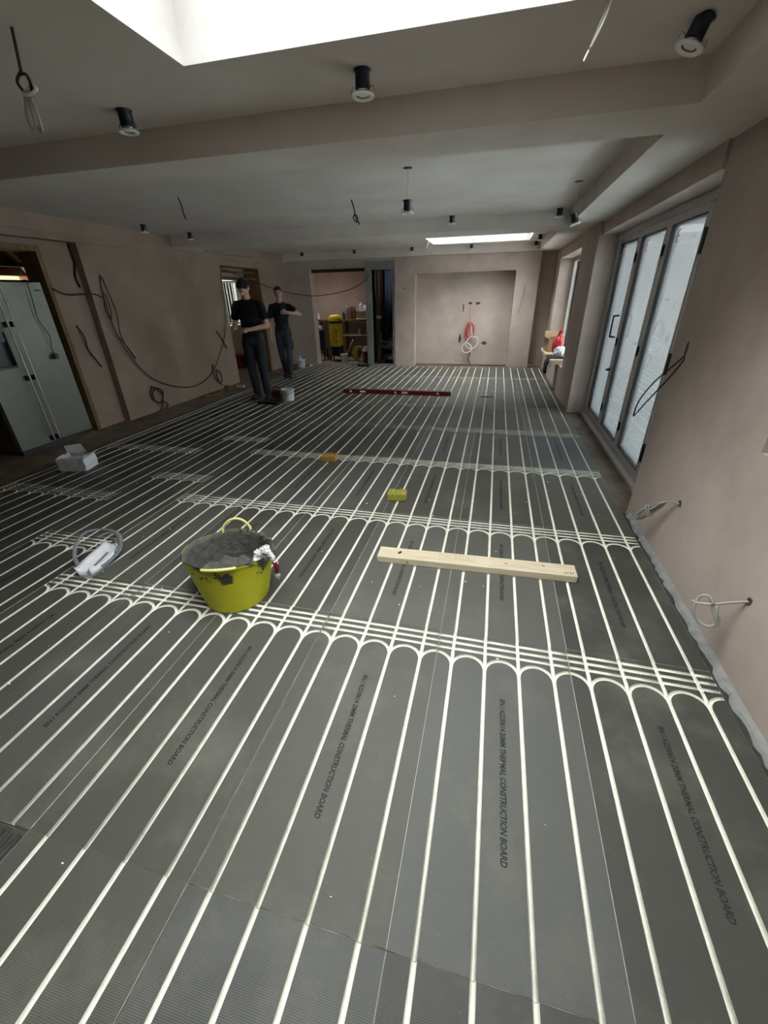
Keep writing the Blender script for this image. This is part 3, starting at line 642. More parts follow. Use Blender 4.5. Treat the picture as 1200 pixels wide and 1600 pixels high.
# adhesive heap inside, scooped to one side
rings = 12
vs = []; fs = []
for j in range(rings + 1):
    for i in range(NA):
        a = 2 * math.pi * i / NA; t = j / rings; x, y = tub_r(a, 0.14); zz = 0.105 + 0.045 * math.cos(a - 2.2) * t + rg.uniform(-0.004, 0.004) + 0.012 * math.sin(7 * x * t * 9 + 3 * y); x, y = tub_r(a, zz)
        vs.append((x * t * 0.95, y * t * 0.95, zz))
for j in range(rings):
    for i in range(NA): fs.append((j * NA + i, j * NA + (i + 1) % NA, (j + 1) * NA + (i + 1) % NA, (j + 1) * NA + i))
tb.add(vs, fs, 0, True)
obj('adhesive_lining', tb, 'mortar', tub)
h = MB(); h.tube([(-0.078, 0.188, 0.300), (-0.072, 0.200, 0.335), (-0.035, 0.206, 0.372), (0.01, 0.207, 0.382), (0.05, 0.206, 0.365), (0.08, 0.200, 0.325), (0.084, 0.188, 0.300)], 0.0075, 10, sub=6); obj('handle', h, 'handle_yellow', tub)
h = MB(); h.tube([(-0.085, -0.188, 0.305), (-0.06, -0.205, 0.312), (0.0, -0.213, 0.315), (0.06, -0.205, 0.312), (0.085, -0.188, 0.305)], 0.0085, 10, sub=6); obj('handle', h, 'handle_yellow', tub)
# dried lumps on the rim
lp = MB()
for i in range(34):
    a = rg.uniform(-0.9, 1.5); x, y = tub_r(a, 0.30); lp.blob((x * 1.0, y * 1.0, rim_z(a) + rg.uniform(-0.02, 0.006)), (rg.uniform(.006, .016), rg.uniform(.006, .02), rg.uniform(.005, .014)), 0, 8, 0.5, seed=i)
o = obj('dried_lumps', lp, 'mortar', tub); o['kind'] = 'stuff'
rag = thing('crumpled_rag', 'crumpled white rag with red tape hanging over the right rim of the yellow tub', 'rag', (-1.195, 1.70, 0.26))
rb = MB()
[rb.blob((-0.05 + 0.012 * i, -0.05 + 0.012 * (i % 2), 0.02 + 0.008 * i), (0.024, 0.016, 0.028), 0, 9, 0.7, seed=300 + i) for i in range(6)]
[rb.blob((0.02 + 0.010 * i, -0.058, 0.055 - 0.004 * i * i), (0.014, 0.013, 0.017), 0, 8, 0.6, seed=320 + i) for i in range(5)]; rb.blob((-0.05, -0.055, -0.01), (0.03, 0.022, 0.04), 0, 10, 0.4, seed=5)
obj('cloth', rb, 'bag_white', rag)
rb = MB(); rb.tube([(0.058, -0.062, 0.0), (0.066, -0.064, -0.03), (0.064, -0.066, -0.06)], 0.014, 8, sub=3); obj('tape', rb, 'level_red', rag)
rb = MB(); rb.blob((0.066, -0.068, -0.085), (0.017, 0.015, 0.022), 0, 10, 0.25, seed=8); obj('end_knot', rb, 'cable_grey', rag)

# ---- timber length on the boards
ang = math.atan2(2.152 - 2.116, 1.201)
tp = thing('timber_length', 'pale planed timber length lying across the pipe grooves', 'timber', (-0.699, 2.116, 0.0), ang)
b = MB(); b.box((0, 0, 0.001), (1.205, 0.118, 0.046)); obj('timber_body', b, 'timber', tp, bevel=0.003)
st = MB()
for x, y in ((0.395, 0.045), (0.455, 0.047), (0.520, 0.049), (0.575, 0.047)):
    for a, bb in (((0, 0), (0.042, 0)), ((0, 0.045), (0.042, 0.045)), ((0, 0), (0, 0.045)), ((0.042, 0), (0.042, 0.045))): st.box((x + a[0] - .0006, y + a[1] - .0006, 0.0461), (x + bb[0] + .0006, y + bb[1] + .0006, 0.0464))
obj('grade_stamp', st, 'wire_brown', tp)
st = MB()
for i, x in enumerate((1.135, 1.150, 1.165, 1.180)):
    st.box((x, 0.020, 0.0461), (x + 0.003, 0.036, 0.0464)); st.box((x, 0.020 + 0.013 * (i % 2), 0.0461), (x + 0.010, 0.023 + 0.013 * (i % 2), 0.0464)); st.box((x, 0.033, 0.0461), (x + 0.008, 0.036, 0.0464))
obj('end_stamp', st, 'board_ink', tp)
st = MB(); st.prism([(0.130, 0.045), (0.150, 0.062), (0.146, 0.088), (0.127, 0.070)], 0.0458, 0.0464); obj('ink_diamond', st, 'board_ink', tp)
for c_, r_ in (((0.80, 0.06, 0.0455), (0.012, 0.006, 0.001)), ((1.02, 0.078, 0.0455), (0.014, 0.006, 0.001)), ((0.20, -0.0002, 0.02), (0.007, 0.001, 0.006))):
    st = MB(); st.blob(c_, r_, 0, 8); obj('knot', st, 'wire_brown', tp)

# ---- sponges
def sponge(name, m, loc, rz, size, label):
    b = MB(); sx, sy, sz = size; n = 7; rg = random.Random(len(label))
    b.box((-sx / 2, -sy / 2, 0.001), (sx / 2, sy / 2, sz))
    t = thing(name, label, 'sponge', loc, rz, 'tiling sponges on the boards')
    obj('sponge_block', b, m, t, bevel=0.008, seg=3)
    p = MB()
    for i in range(16): p.blob((rg.uniform(-sx / 2.4, sx / 2.4), rg.uniform(-sy / 2.4, sy / 2.4), sz), (rg.uniform(.004, .010), rg.uniform(.004, .008), 0.0015), 0, 7, 0.4, seed=i)
    obj('adhesive_spots', p, 'mortar', t)['kind'] = 'stuff'
sponge('tiling_sponge', 'sponge_orange', (-1.655, 3.80, 0), 0.12, (0.155, 0.11, 0.065), 'orange-yellow tiling sponge lying on the far row of cross grooves')
sponge('tiling_sponge', 'sponge_green', (-0.77, 3.055, 0), 0.10, (0.155, 0.11, 0.065), 'greenish yellow tiling sponge between the cross groove rows above the timber')

# ---- spirit level
lv = thing('spirit_level', 'long dark red box spirit level lying on the far boards', 'spirit level', (-1.655, 7.02, 0), 0.005)
b = MB(); b.box((-0.92, -0.022, 0.001), (0.92, 0.022, 0.068)); obj('level_body', b, 'level_red', lv, bevel=0.003)
for x in (-0.80, -0.58, 0.0, 0.16, 0.72):
    v = MB(); w_ = 0.05 if x in (-0.58, 0.16) else 0.018; v.box((x - w_, -0.0225, 0.020), (x + w_, 0.0225, 0.050)); obj('vial_window', v, 'bezel_white', lv)
for sx in (-1, 1):
    v = MB(); v.box((sx * 0.92 - (0.012 if sx < 0 else 0), -0.024, 0.0), (sx * 0.92 + (0.012 if sx > 0 else 0), 0.024, 0.070)); obj('end_cap', v, 'rubber_black', lv)

# ---- knee pad with straps
kp = thing('knee_pad', 'white plastic knee pad with grey straps lying left of the yellow tub', 'knee pad', (-2.465, 1.715, 0.0), math.radians(16))
vs = []; fs = []; n1, n2 = 14, 10
for j in range(n1 + 1):
    t = j / n1; y = -0.165 + 0.33 * t; hw = 0.072 * (math.sin(math.pi * min(max(t * 0.86 + 0.09, 0), 1)) ** 0.35)
    for i in range(n2 + 1):
        s = -1 + 2 * i / n2; x = s * hw; z = 0.022 + 0.040 * abs(s) ** 3 + 0.03 * abs(2 * t - 1) ** 5
        vs.append((x, y, z))
for j in range(n1):
    for i in range(n2): fs.append((j * (n2 + 1) + i, j * (n2 + 1) + i + 1, (j + 1) * (n2 + 1) + i + 1, (j + 1) * (n2 + 1) + i))
b = MB(); b.add(vs, fs, 0, True); b.add([(x * 0.82, y * 0.93, 0.001 if abs(x) < 0.06 else 0.001) for x, y, z in vs], [tuple(reversed(f)) for f in fs], 0, True)
rim = [j * (n2 + 1) for j in range(n1 + 1)] + [n1 * (n2 + 1) + i for i in range(1, n2 + 1)] + [j * (n2 + 1) + n2 for j in range(n1 - 1, -1, -1)] + list(range(n2 - 1, 0, -1))
o_ = len(vs)
b.f += [(rim[i], rim[(i + 1) % len(rim)], rim[(i + 1) % len(rim)] + o_, rim[i] + o_) for i in range(len(rim))]; b.m += [0] * len(rim); b.sm += [True] * len(rim)
obj('pad_shell', b, 'white_plastic', kp)
def ribbon(mb, pts, w, th, sub=6, up=(0, 0, 1)):
    P = smooth_path([Vector(p) for p in pts], sub); vs = []; fs = []
    for i, p in enumerate(P):
        t = (P[min(i + 1, len(P) - 1)] - P[max(i - 1, 0)]).normalized(); s = t.cross(Vector(up)); s = s.normalized() if s.length > 1e-3 else Vector((1, 0, 0)); u = s.cross(t)
        vs += [p + s * w + u * th, p - s * w + u * th, p - s * w - u * th, p + s * w - u * th]
    for i in range(len(P) - 1):
        for q in range(4): fs.append((4 * i + q, 4 * i + (q + 1) % 4, 4 * i + 4 + (q + 1) % 4, 4 * i + 4 + q))
    fs += [(3, 2, 1, 0), tuple(4 * (len(P) - 1) + q for q in range(4))]
    mb.add(vs, fs, 0, True)
for pts in ([(-0.068, -0.10, 0.045), (-0.10, -0.055, 0.11), (-0.105, 0.02, 0.17), (-0.085, 0.10, 0.19), (-0.02, 0.17, 0.165), (0.05, 0.185, 0.12), (0.075, 0.14, 0.07), (0.068, 0.06, 0.05)],
            [(-0.05, 0.12, 0.135), (0.0, 0.18, 0.135), (0.055, 0.175, 0.10), (0.085, 0.10, 0.05), (0.08, 0.0, 0.035), (0.068, -0.09, 0.045)]):
    b = MB(); ribbon(b, pts, 0.011, 0.0025, up=(0.3, 0.2, 1)); obj('strap', b, 'strap_grey', kp)
b = MB(); b.box((-0.012, -0.05, 0.0225), (0.002, 0.10, 0.026)); obj('centre_rib', b, 'strap_grey', kp)

# ---- crumpled white packet on the left edge of the boards
pk = thing('paper_packet', 'torn white paper packet standing at the left edge of the boards near the fridge', 'packet', (-4.14, 3.11, 0), 0.3)
b = MB(); pts = [(-0.13, -0.09), (0.12, -0.10), (0.13, 0.09), (-0.12, 0.10)]
vs = []; rg = random.Random(3)
ringsz = [(0.001, 1.0), (0.06, 1.05), (0.11, 1.08), (0.135, 1.02)]
for z, s in ringsz:
    for i in range(4):
        for q in range(4):
            a, c_ = pts[i], pts[(i + 1) % 4]; t = q / 4; vs.append(((a[0] + (c_[0] - a[0]) * t) * s + rg.uniform(-.008, .008), (a[1] + (c_[1] - a[1]) * t) * s + rg.uniform(-.008, .008), z + (rg.uniform(-.012, .02) if z > .1 else 0)))
fs = []
for j in range(len(ringsz) - 1):
    for i in range(16): fs.append((j * 16 + i, j * 16 + (i + 1) % 16, (j + 1) * 16 + (i + 1) % 16, (j + 1) * 16 + i))
fs.append(tuple(reversed(range(16)))); b.add(vs, fs, 0, False); b.add([(x * .9, y * .9, 0.10) for x, y in pts], [(0, 1, 2, 3)], 0); obj('packet_body', b, 'paper_white', pk)
for q in ([(-0.14, 0.10, 0.13), (0.05, 0.11, 0.135), (-0.02, 0.16, 0.21), (-0.17, 0.13, 0.20)], [(0.14, -0.08, 0.13), (0.14, 0.10, 0.135), (0.20, 0.07, 0.17), (0.19, -0.05, 0.165)], [(-0.13, -0.09, 0.004), (-0.2, -0.06, 0.02), (-0.19, 0.03, 0.03), (-0.13, 0.02, 0.04)]):
    b = MB(); b.add(q, [(0, 1, 2, 3)]); o = obj('torn_flap', b, 'paper_white', pk); sm_ = o.modifiers.new('solid', 'SOLIDIFY'); sm_.thickness = 0.003

# ---- buckets and bits on the far floor
def bucket(name, label, loc, r, h, m='white_plastic', handle=True, group=None):
    t = thing(name, label, 'bucket', loc, 0, group)
    b = MB(); b.lathe([(r * 0.84, 0.001), (r * 0.97, h * 0.9), (r * 1.04, h * 0.9), (r * 1.04, h), (r * 0.95, h), (r * 0.80, 0.02), (0.0001, 0.02)], 28); obj('bucket_body', b, m, t)
    if handle:
        b = MB(); b.tube([(r * 1.05, 0, h * 0.88), (r * 0.9, -r * 0.7, h * 0.7), (0, -r * 1.12, h * 0.55), (-r * 0.9, -r * 0.7, h * 0.7), (-r * 1.05, 0, h * 0.88)], 0.003, 6, sub=6); obj('handle', b, 'steel_dull', t)
    return t
bucket('plastic_bucket', 'small white bucket beside a dark red pouch near the standing man', (-3.32, 6.33, 0), 0.105, 0.18)
po = thing('tool_pouch', 'dark red tool pouch slumped beside the small white bucket', 'pouch', (-3.56, 6.40, 0), 0.2)
b = MB(); b.blob((0, 0, 0.075), (0.10, 0.07, 0.075), 0, 14, 0.12, seed=2); obj('pouch_body', b, 'level_red', po)
b = MB(); b.tube([(-0.08, 0, 0.12), (-0.03, 0.01, 0.19), (0.05, 0.01, 0.18), (0.08, 0, 0.11)], 0.008, 6, sub=5); obj('strap', b, 'cable_black', po)
b = MB(); b.prism([(-0.19, -0.10), (0.17, -0.12), (0.19, 0.06), (-0.15, 0.10)], 0.001, 0.035); tag(obj('black_tray', b, 'rubber_black', loc=(-3.52, 6.10, 0), bevel=0.006), 'flat black tray in front of the red pouch at the man\'s feet', 'tray')
wb = bucket('plastic_bucket', 'white bucket with a bottle in it by the far left corner', (-4.57, 9.68, 0), 0.095, 0.17)
b = MB(); b.lathe([(0.03, 0.022), (0.03, 0.20), (0.012, 0.225), (0.012, 0.26), (0.0001, 0.26)], 14); bo = tag(obj('spray_bottle', b, 'white_plastic', loc=(-4.59, 9.68, 0)), 'white bottle poking out of the bucket in the far left corner', 'bottle')
for i, (x, y, r, l, lab) in enumerate(((-4.80, 9.52, 0.035, 0.13, 'white tape roll on the floor left of the corner bucket'), (-4.36, 9.75, 0.035, 0.10, 'white tape roll on the floor right of the corner bucket'))):
    b = MB(); b.lathe([(0.018, 0), (r, 0.0), (r, l * 0.5), (0.018, l * 0.5), (0.018, 0)], 18, caps=False); tag(obj('tape_roll', b, 'white_plastic', loc=(x, y, 0.001)), lab, 'tape roll', 'tape rolls by the corner bucket')
for i, (x, y, rz, s, m, lab) in enumerate(((-4.86, 6.95, 0.4, (0.10, 0.05, 0.10), 'timber_old', 'upright timber offcut on the screed by the left doorway'), (-4.80, 7.30, 0.1, (0.16, 0.06, 0.04), 'timber', 'flat pale timber offcut on the screed by the left doorway'), (-4.93, 6.55, 1.2, (0.34, 0.05, 0.03), 'timber_old', 'long dark timber offcut lying along the left wall'))):
    b = MB(); b.box((-s[0] / 2, -s[1] / 2, 0), s and (s[0] / 2, s[1] / 2, s[2])); tag(obj('timber_offcut', b, m, loc=(x, y, -0.0195), rot=(0, 0, rz), bevel=0.003), lab, 'offcut', 'timber offcuts by the left doorway')
b = MB(); b.prism([(-0.10, -0.06), (0.11, -0.055), (0.10, 0.055), (0.02, 0.06), (-0.02, 0.035), (-0.09, 0.05)], 0.0015, 0.006); tag(obj('sanding_pad', b, 'adhesive', loc=(-0.135, 7.04, 0)), 'small dark grey sanding pad on the boards right of the spirit level', 'pad')
# crumbs of foam on the boards
cr = MB(); rg = random.Random(12)
for i in range(90):
    x, y = rg.uniform(-3.4, 0.9), rg.uniform(0.25, 4.5); s = rg.uniform(0.0015, 0.0045); cr.blob((x, y, s * 0.7 + 0.001), (s * rg.uniform(.7, 2.4), s, s * 0.7), 0, 6, 0.5, seed=i)
o = tag(obj('foam_crumbs', cr, 'foam_crumb'), 'tiny white foam crumbs scattered over the grey boards', 'crumbs'); o['kind'] = 'stuff'

# ---- fridge freezer
fr = thing('fridge_freezer', 'tall grey steel side-by-side fridge freezer standing in the left opening', 'fridge', (-5.13, 3.77, -0.02), 0.0)
b = MB(); b.box((-0.72, -0.46, 0.05), (-0.065, 0.46, 1.74)); obj('cabinet', b, 'fridge_grey', fr, bevel=0.006)
b = MB(); b.box((-0.70, -0.45, 0.0), (-0.03, 0.45, 0.055)); b.box((-0.03, -0.45, 0.010), (-0.018, 0.45, 0.022)); b.box((-0.03, -0.45, 0.034), (-0.018, 0.45, 0.046)); obj('plinth_grille', b, 'fridge_grey', fr)
SPL = -0.068
dl = MB(); wall_slab(dl, 'x', -0.06, 0.0, (-0.465, SPL - 0.004, 0.065, 1.745), [(-0.40, -0.14, 0.915, 1.275)]); dl = obj('freezer_door', dl, 'fridge_steel', fr, bevel=0.004)
b = MB(); b.box((-0.058, -0.40, 0.915), (-0.045, -0.14, 1.275)); b.box((-0.045, -0.40, 0.915), (-0.005, -0.14, 0.94)); b.box((-0.045, -0.38, 1.18), (-0.003, -0.16, 1.265)); obj('dispenser', b, 'plastic_black', dl)
b = MB(); b.box((-0.002, -0.33, 1.205), (0.0, -0.21, 1.245)); obj('display', b, 'steel_dull', dl)
drr = MB(); drr.box((-0.06, SPL + 0.004, 0.065), (0.0, 0.465, 1.745)); drr = obj('fridge_door', drr, 'fridge_steel', fr, bevel=0.008, seg=3)
b = MB(); b.box((0.0, 0.36, 1.655), (0.003, 0.43, 1.672)); obj('badge', b, 'plastic_black', drr)
for par, y in ((dl, SPL - 0.034), (drr, SPL + 0.034)):
    b = MB(); b.tube([(0.05, y, 0.09), (0.05, y, 1.70)], 0.009, 10); obj('handle', b, 'chrome', par)
    for z in (0.115, 0.80, 1.345): b = MB(); b.box((0.0, y - 0.016, z - 0.026), (0.052, y + 0.016, z + 0.026)); obj('handle_bracket', b, 'plastic_black', par)
cd = thing('trailing_cord', 'dark mains cord with a plug dangling down the right fridge door', 'cord', (-5.11, 4.06, 1.73))
b = MB(); b.tube([(-0.10, 0.01, 0.0), (-0.008, 0.005, 0.012), (0.008, 0.0, -0.04), (0.008, -0.02, -0.25), (0.008, -0.03, -0.38), (0.008, 0.03, -0.55), (0.008, 0.0, -0.68), (0.008, 0.01, -0.745)], 0.0045, 7, sub=6); obj('cord', b, 'cable_black', cd)
b = MB(); b.box((0.0, -0.014, -0.80), (0.035, 0.034, -0.745)); obj('plug', b, 'plastic_black', cd, bevel=0.006)
yb = bucket('plastic_bucket', 'yellow bucket at the left picture edge in front of the kitchen opening', (-5.05, 2.80, -0.02), 0.15, 0.26, 'yellow_bag', False)

# ---- downlights pulled out of the ceiling
def downlight(x, y, z, label, wire=0.0, tilt=0.0, group='downlights hanging out of the ceiling', s=1.0):
    t = thing('downlight', label, 'downlight', (x, y, z), 0, group); M = Matrix.Translation((0, 0, -wire)) @ Matrix.Rotation(tilt, 4, 'Y') @ Matrix.Scale(s, 4)
    b = MB(); b.lathe([(0.038, 0.0), (0.038, -0.004), (0.030, -0.008), (0.032, -0.058), (0.028, -0.066), (0.0001, -0.066)], 20, M=M); b.box((-0.012, 0.022, -0.06), (0.012, 0.040, -0.012), M=M); obj('can', b, 'can_navy', t)
    b = MB(); b.lathe([(0.026, -0.060), (0.030, -0.084), (0.0001, -0.070)], 20, M=M); obj('reflector', b, 'reflector', t)
    b = MB(); b.lathe([(0.030, -0.076), (0.048, -0.080), (0.050, -0.085), (0.046, -0.089), (0.030, -0.087), (0.027, -0.080)], 26, M=M); obj('bezel', b, 'bezel_white', t)
    for a in (-1, 1): b = MB(); b.tube([(a * 0.030, 0, -0.06), (a * 0.046, 0, -0.05), (a * 0.052, 0, -0.072)], 0.002, 5, M=M); obj('spring_clip', b, 'steel_dull', t)
    if wire:
        b = MB(); b.tube([(0.004, 0, 0.0), (0.002, 0.002, -wire * 0.5), (0, 0, -wire)], 0.0022, 6, sub=4); obj('flex', b, 'cable_white', t)
        b = MB(); b.lathe([(0.0001, -0.001), (0.036, -0.001), (0.036, -0.0025), (0.0001, -0.0025)], 18); obj('ceiling_hole', b, 'hole_dark', t)
    return t
downlight(-2.014, 2.384, ZT, 'downlight hanging left of the near rooflight corner')
downlight(-0.751, 2.338, ZT, 'downlight hanging just behind the middle of the near rooflight')
downlight(0.516, 2.317, ZT, 'downlight hanging tilted at the top right near the beam corner', tilt=0.35)
downlight(-3.06, 2.46, ZT, 'downlight cut off by the left picture edge in the near tray')
downlight(-4.58, 5.43, ZT, 'dark downlight at the left end of the middle tray nearer the camera')
downlight(-4.54, 6.30, ZT, 'dark downlight in the far left corner of the middle tray')
downlight(-0.861, 3.925, ZT, 'downlight dangling on a long flex in the middle tray', wire=0.20)
downlight(-0.758, 6.32, ZT, 'downlight close to the far beam left of the rooflight\'s middle')
downlight(0.507, 6.27, ZT, 'downlight in the far right corner of the middle tray')
downlight(0.497, 4.873, ZT, 'downlight dangling on a flex beside the right tray edge', wire=0.235, tilt=-0.3)
for x, y, lab in ((-4.41, 9.98, 'leftmost downlight of the far row by the left corner'), (-3.20, 9.98, 'downlight of the far row above the storeroom opening'), (-1.94, 9.98, 'downlight of the far row left of the far rooflight'), (-0.722, 9.98, 'downlight of the far row below the middle of the far rooflight'), (0.515, 9.98, 'rightmost downlight of the far row in the tray corner'), (0.50, 8.86, 'downlight just right of the far rooflight')):
    downlight(x, y, ZT, lab)

# ---- loose ceiling cables
def cable(name, label, pts_list, m, r, sub=6, cat='cable', group=None, extra=None):
    t = thing(name, label, cat, pts_list[0][0], 0, group); o0 = Vector(pts_list[0][0])
    for i, pts in enumerate(pts_list):
        b = MB(); b.tube([Vector(p) - o0 for p in pts], r, 7, sub=sub); obj('cable_strand' if i else 'cable_run', b, m if isinstance(m, str) else m[i % len(m)], t)
    return t
c = (-1.82, 1.681)
cable('coiled_cable', 'coiled grey cable knot hanging at the top left of the ceiling', [
    [(c[0], c[1], ZT), (c[0] - .01, c[1], 2.31), (c[0] - .02, c[1], 2.25)],
    [(c[0] - .02, c[1], 2.26), (c[0] - .05, c[1], 2.235), (c[0] - .03, c[1] + .01, 2.20), (c[0] + .005, c[1], 2.215), (c[0] + .0, c[1], 2.25), (c[0] - .03, c[1], 2.255)],
    [(c[0] - .045, c[1], 2.20), (c[0] - .0, c[1] - .01, 2.195), (c[0] + .025, c[1], 2.21), (c[0] - .01, c[1] + .01, 2.225), (c[0] - .04, c[1], 2.20)],
    [(c[0] - .03, c[1], 2.21), (c[0] - .055, c[1], 2.14), (c[0] - .045, c[1], 2.105), (c[0] - .025, c[1], 2.13), (c[0] - .022, c[1], 2.20)],
    [(c[0] - .025, c[1], 2.21), (c[0] - .035, c[1] + .01, 2.13), (c[0] - .02, c[1] + .01, 2.10), (c[0] - .005, c[1], 2.14), (c[0] - .015, c[1], 2.21)]], ['cable_dark', 'cable_dark', 'cable_white', 'cable_grey', 'cable_grey'], 0.0052)
cable('hanging_cable', 'straight white cable hanging from the top right of the near ceiling', [[(0.165, 2.118, ZT), (0.15, 2.118, 2.32), (0.125, 2.118, 2.255)], [(0.172, 2.124, ZT), (0.157, 2.12, 2.32), (0.120, 2.118, 2.245), (0.113, 2.118, 2.228)]], ['steel_dull', 'cable_white'], 0.0036)
cable('hanging_cable', 'short dark cable hanging in the left half of the middle tray', [[(-3.11, 4.205, ZT), (-3.09, 4.205, 2.30), (-3.085, 4.205, 2.24), (-3.07, 4.205, 2.195)]], 'cable_dark', 0.005)
cable('hanging_cable', 'dark knotted cable hanging near the middle of the middle tray', [[(-1.628, 4.91, ZT), (-1.60, 4.91, 2.28), (-1.59, 4.91, 2.22), (-1.55, 4.91, 2.16)], [(-1.60, 4.91, 2.25), (-1.62, 4.92, 2.22), (-1.58, 4.91, 2.18), (-1.57, 4.91, 2.22), (-1.60, 4.91, 2.25)]], 'cable_dark', 0.006)
cable('hanging_cable', 'thin white flex dangling from the far rooflight', [[(-1.40, 8.75, ZT), (-1.42, 8.72, 2.30), (-1.45, 8.70, 2.22)]], 'cable_white', 0.006)

# ---- cables on the left wall
WX = -5.09
cable('swagged_cable', 'long dark cable swagged along the left plaster wall', [[(WX, 5.045, 1.82), (WX + .02, 4.985, 1.60), (WX + .03, 5.026, 1.056), (WX + .03, 5.402, 0.485), (WX + .03, 6.111, 0.206), (WX + .03, 6.70, 0.24), (WX + .03, 7.15, 0.527), (WX + .03, 7.55, 1.0), (WX + .02, 7.69, 1.5), (WX + .02, 7.72, 1.93)],
    [(WX + .01, 5.05, 1.80), (WX + .035, 5.10, 1.40), (WX + .035, 5.06, 1.10), (WX + .03, 5.16, 0.85), (WX + .02, 5.22, 0.78), (WX + .03, 5.12, 0.95), (WX + .02, 5.02, 1.10)],
    [(WX + .02, 5.00, 1.62), (WX + .03, 4.94, 1.42), (WX + .03, 4.98, 1.30), (WX + .03, 5.02, 1.42), (WX + .02, 5.02, 1.6)]], 'cable_dark', 0.0070)
cable('swagged_cable', 'dark cable strung from the left doorway across to the storeroom opening', [[(WX + .02, 7.75, 2.0), (-4.98, 8.6, 1.83), (-4.75, 9.2, 1.66), (-4.45, 9.7, 1.55), (-4.1, 10.0, 1.52), (-3.5, 10.12, 1.60), (-3.1, 10.15, 1.75), (-2.93, 10.165, 1.90)]], 'cable_dark', 0.008)
cable('cable_tail', 'dark cable crossing the recessed strip beside the fridge opening', [[(-5.16, 4.39, 1.66), (-5.17, 4.55, 1.60), (-5.14, 4.75, 1.60), (-5.09, 4.88, 1.60), (-5.07, 4.98, 1.55)]], 'cable_dark', 0.008)
cable('cable_tail', 'short bent cable sticking from the recessed strip beside the fridge', [[(-5.195, 4.56, 1.26), (-5.17, 4.60, 1.12), (-5.18, 4.60, 0.98), (-5.17, 4.66, 0.84), (-5.18, 4.72, 0.74)]], 'cable_black', 0.008)
cable('cable_tail', 'black cable hanging from the bulkhead in the recessed strip corner', [[(-5.17, 4.80, 2.14), (-5.18, 4.82, 1.95), (-5.18, 4.76, 1.80), (-5.18, 4.78, 1.68)]], 'cable_black', 0.012)
cable('coiled_cable', 'dark cable coil low on the left wall below the long swag', [[(WX, 5.38, 0.36), (WX + .04, 5.46, 0.30), (WX + .04, 5.52, 0.20), (WX + .03, 5.46, 0.10), (WX + .03, 5.36, 0.14), (WX + .03, 5.34, 0.26), (WX + .04, 5.42, 0.33), (WX + .04, 5.54, 0.26), (WX + .03, 5.50, 0.12), (WX + .04, 5.42, 0.01), (WX + .05, 5.36, -0.005)], [(WX, 5.38, 0.36), (WX + .03, 5.30, 0.26), (WX + .03, 5.33, 0.16)], [(WX + .03, 5.50, 0.12), (WX + .04, 5.58, 0.04), (WX + .05, 5.48, -0.005)]], 'cable_dark', 0.010)
cable('coiled_cable', 'dark cable coil low on the left wall next to the far doorway', [[(WX, 6.98, 0.44), (WX + .03, 6.92, 0.30), (WX + .04, 6.98, 0.14), (WX + .04, 7.08, 0.10), (WX + .04, 7.12, 0.24), (WX + .03, 7.02, 0.34), (WX + .03, 7.0, 0.20), (WX + .03, 7.1, 0.06)]], 'cable_dark', 0.010)
cable('cable_tail', 'dark slanting cable end on the wall left of the far doorway', [[(WX, 7.30, 0.98), (WX + .02, 7.40, 0.82), (WX + .02, 7.50, 0.66)]], 'cable_dark', 0.010)

# ---- cables on the right wall
cable('cable_loop', 'black looped cable poking from the socket hole beside the bifold doors', [[(1.045, 3.03, 1.16), (0.99, 3.05, 1.08), (0.93, 3.09, 0.98), (0.88, 3.11, 0.86), (0.865, 3.10, 0.76)], [(1.045, 3.02, 1.15), (1.00, 3.02, 1.05), (0.95, 3.05, 0.94), (0.90, 3.08, 0.83), (0.868, 3.10, 0.755)]], 'cable_black', 0.0045)
cable('coiled_cable', 'grey cable bundle tied in a coil low on the right wall by the doors', [[(1.045, 2.49, 0.405), (1.00, 2.52, 0.405), (0.975, 2.55, 0.38)],
    *[[tuple(Vector((0.985, 2.54, 0.39)) + Vector((-0.07, 0.14, -0.18)) * t + Vector((-0.57, 0.52, 0.63)) * o_ + Vector((0.3, 0.2, 0.0)) * d_) for t, o_, d_ in pth] for pth in (
        [(0.0, 0, 0), (0.25, 0.016, 0), (0.7, 0.022, 0), (1.0, 0.012, 0), (1.06, -0.004, 0), (0.95, -0.016, 0), (0.6, -0.012, 0), (0.1, -0.004, 0)],
        [(0.02, 0, .02), (0.3, 0.006, .03), (0.75, 0.010, .03), (1.10, 0.0, .03), (1.0, -0.020, .03), (0.65, -0.022, .02), (0.2, -0.014, .02), (0.02, 0, .02)],
        [(0.05, 0.004, -.03), (0.4, 0.0, -.03), (0.85, 0.0, -.03), (0.98, -0.01, -.03)],
        [(0.42, 0.030, -.04), (0.50, 0.0, -.05), (0.60, -0.030, -.03), (0.56, -0.02, .05), (0.48, 0.025, .05), (0.52, 0.032, -.03), (0.58, 0.0, -.05), (0.68, -0.030, -.04)])]], 'cable_grey', 0.0058)
cable('coiled_cable', 'pale cable knotted in a loop low on the near right wall', [[(1.045, 1.672, 0.355), (0.99, 1.69, 0.325), (0.94, 1.705, 0.295), (0.90, 1.72, 0.280), (0.875, 1.74, 0.275)],
    [(0.94, 1.70, 0.30), (0.92, 1.72, 0.325), (0.895, 1.735, 0.305), (0.885, 1.72, 0.25), (0.91, 1.70, 0.20), (0.945, 1.68, 0.19), (0.965, 1.68, 0.215), (0.95, 1.70, 0.26), (0.93, 1.72, 0.315)],
    [(0.95, 1.69, 0.30), (0.955, 1.675, 0.25), (0.97, 1.67, 0.205), (0.975, 1.685, 0.23), (0.96, 1.70, 0.25)]], 'cable_grey', 0.0062)
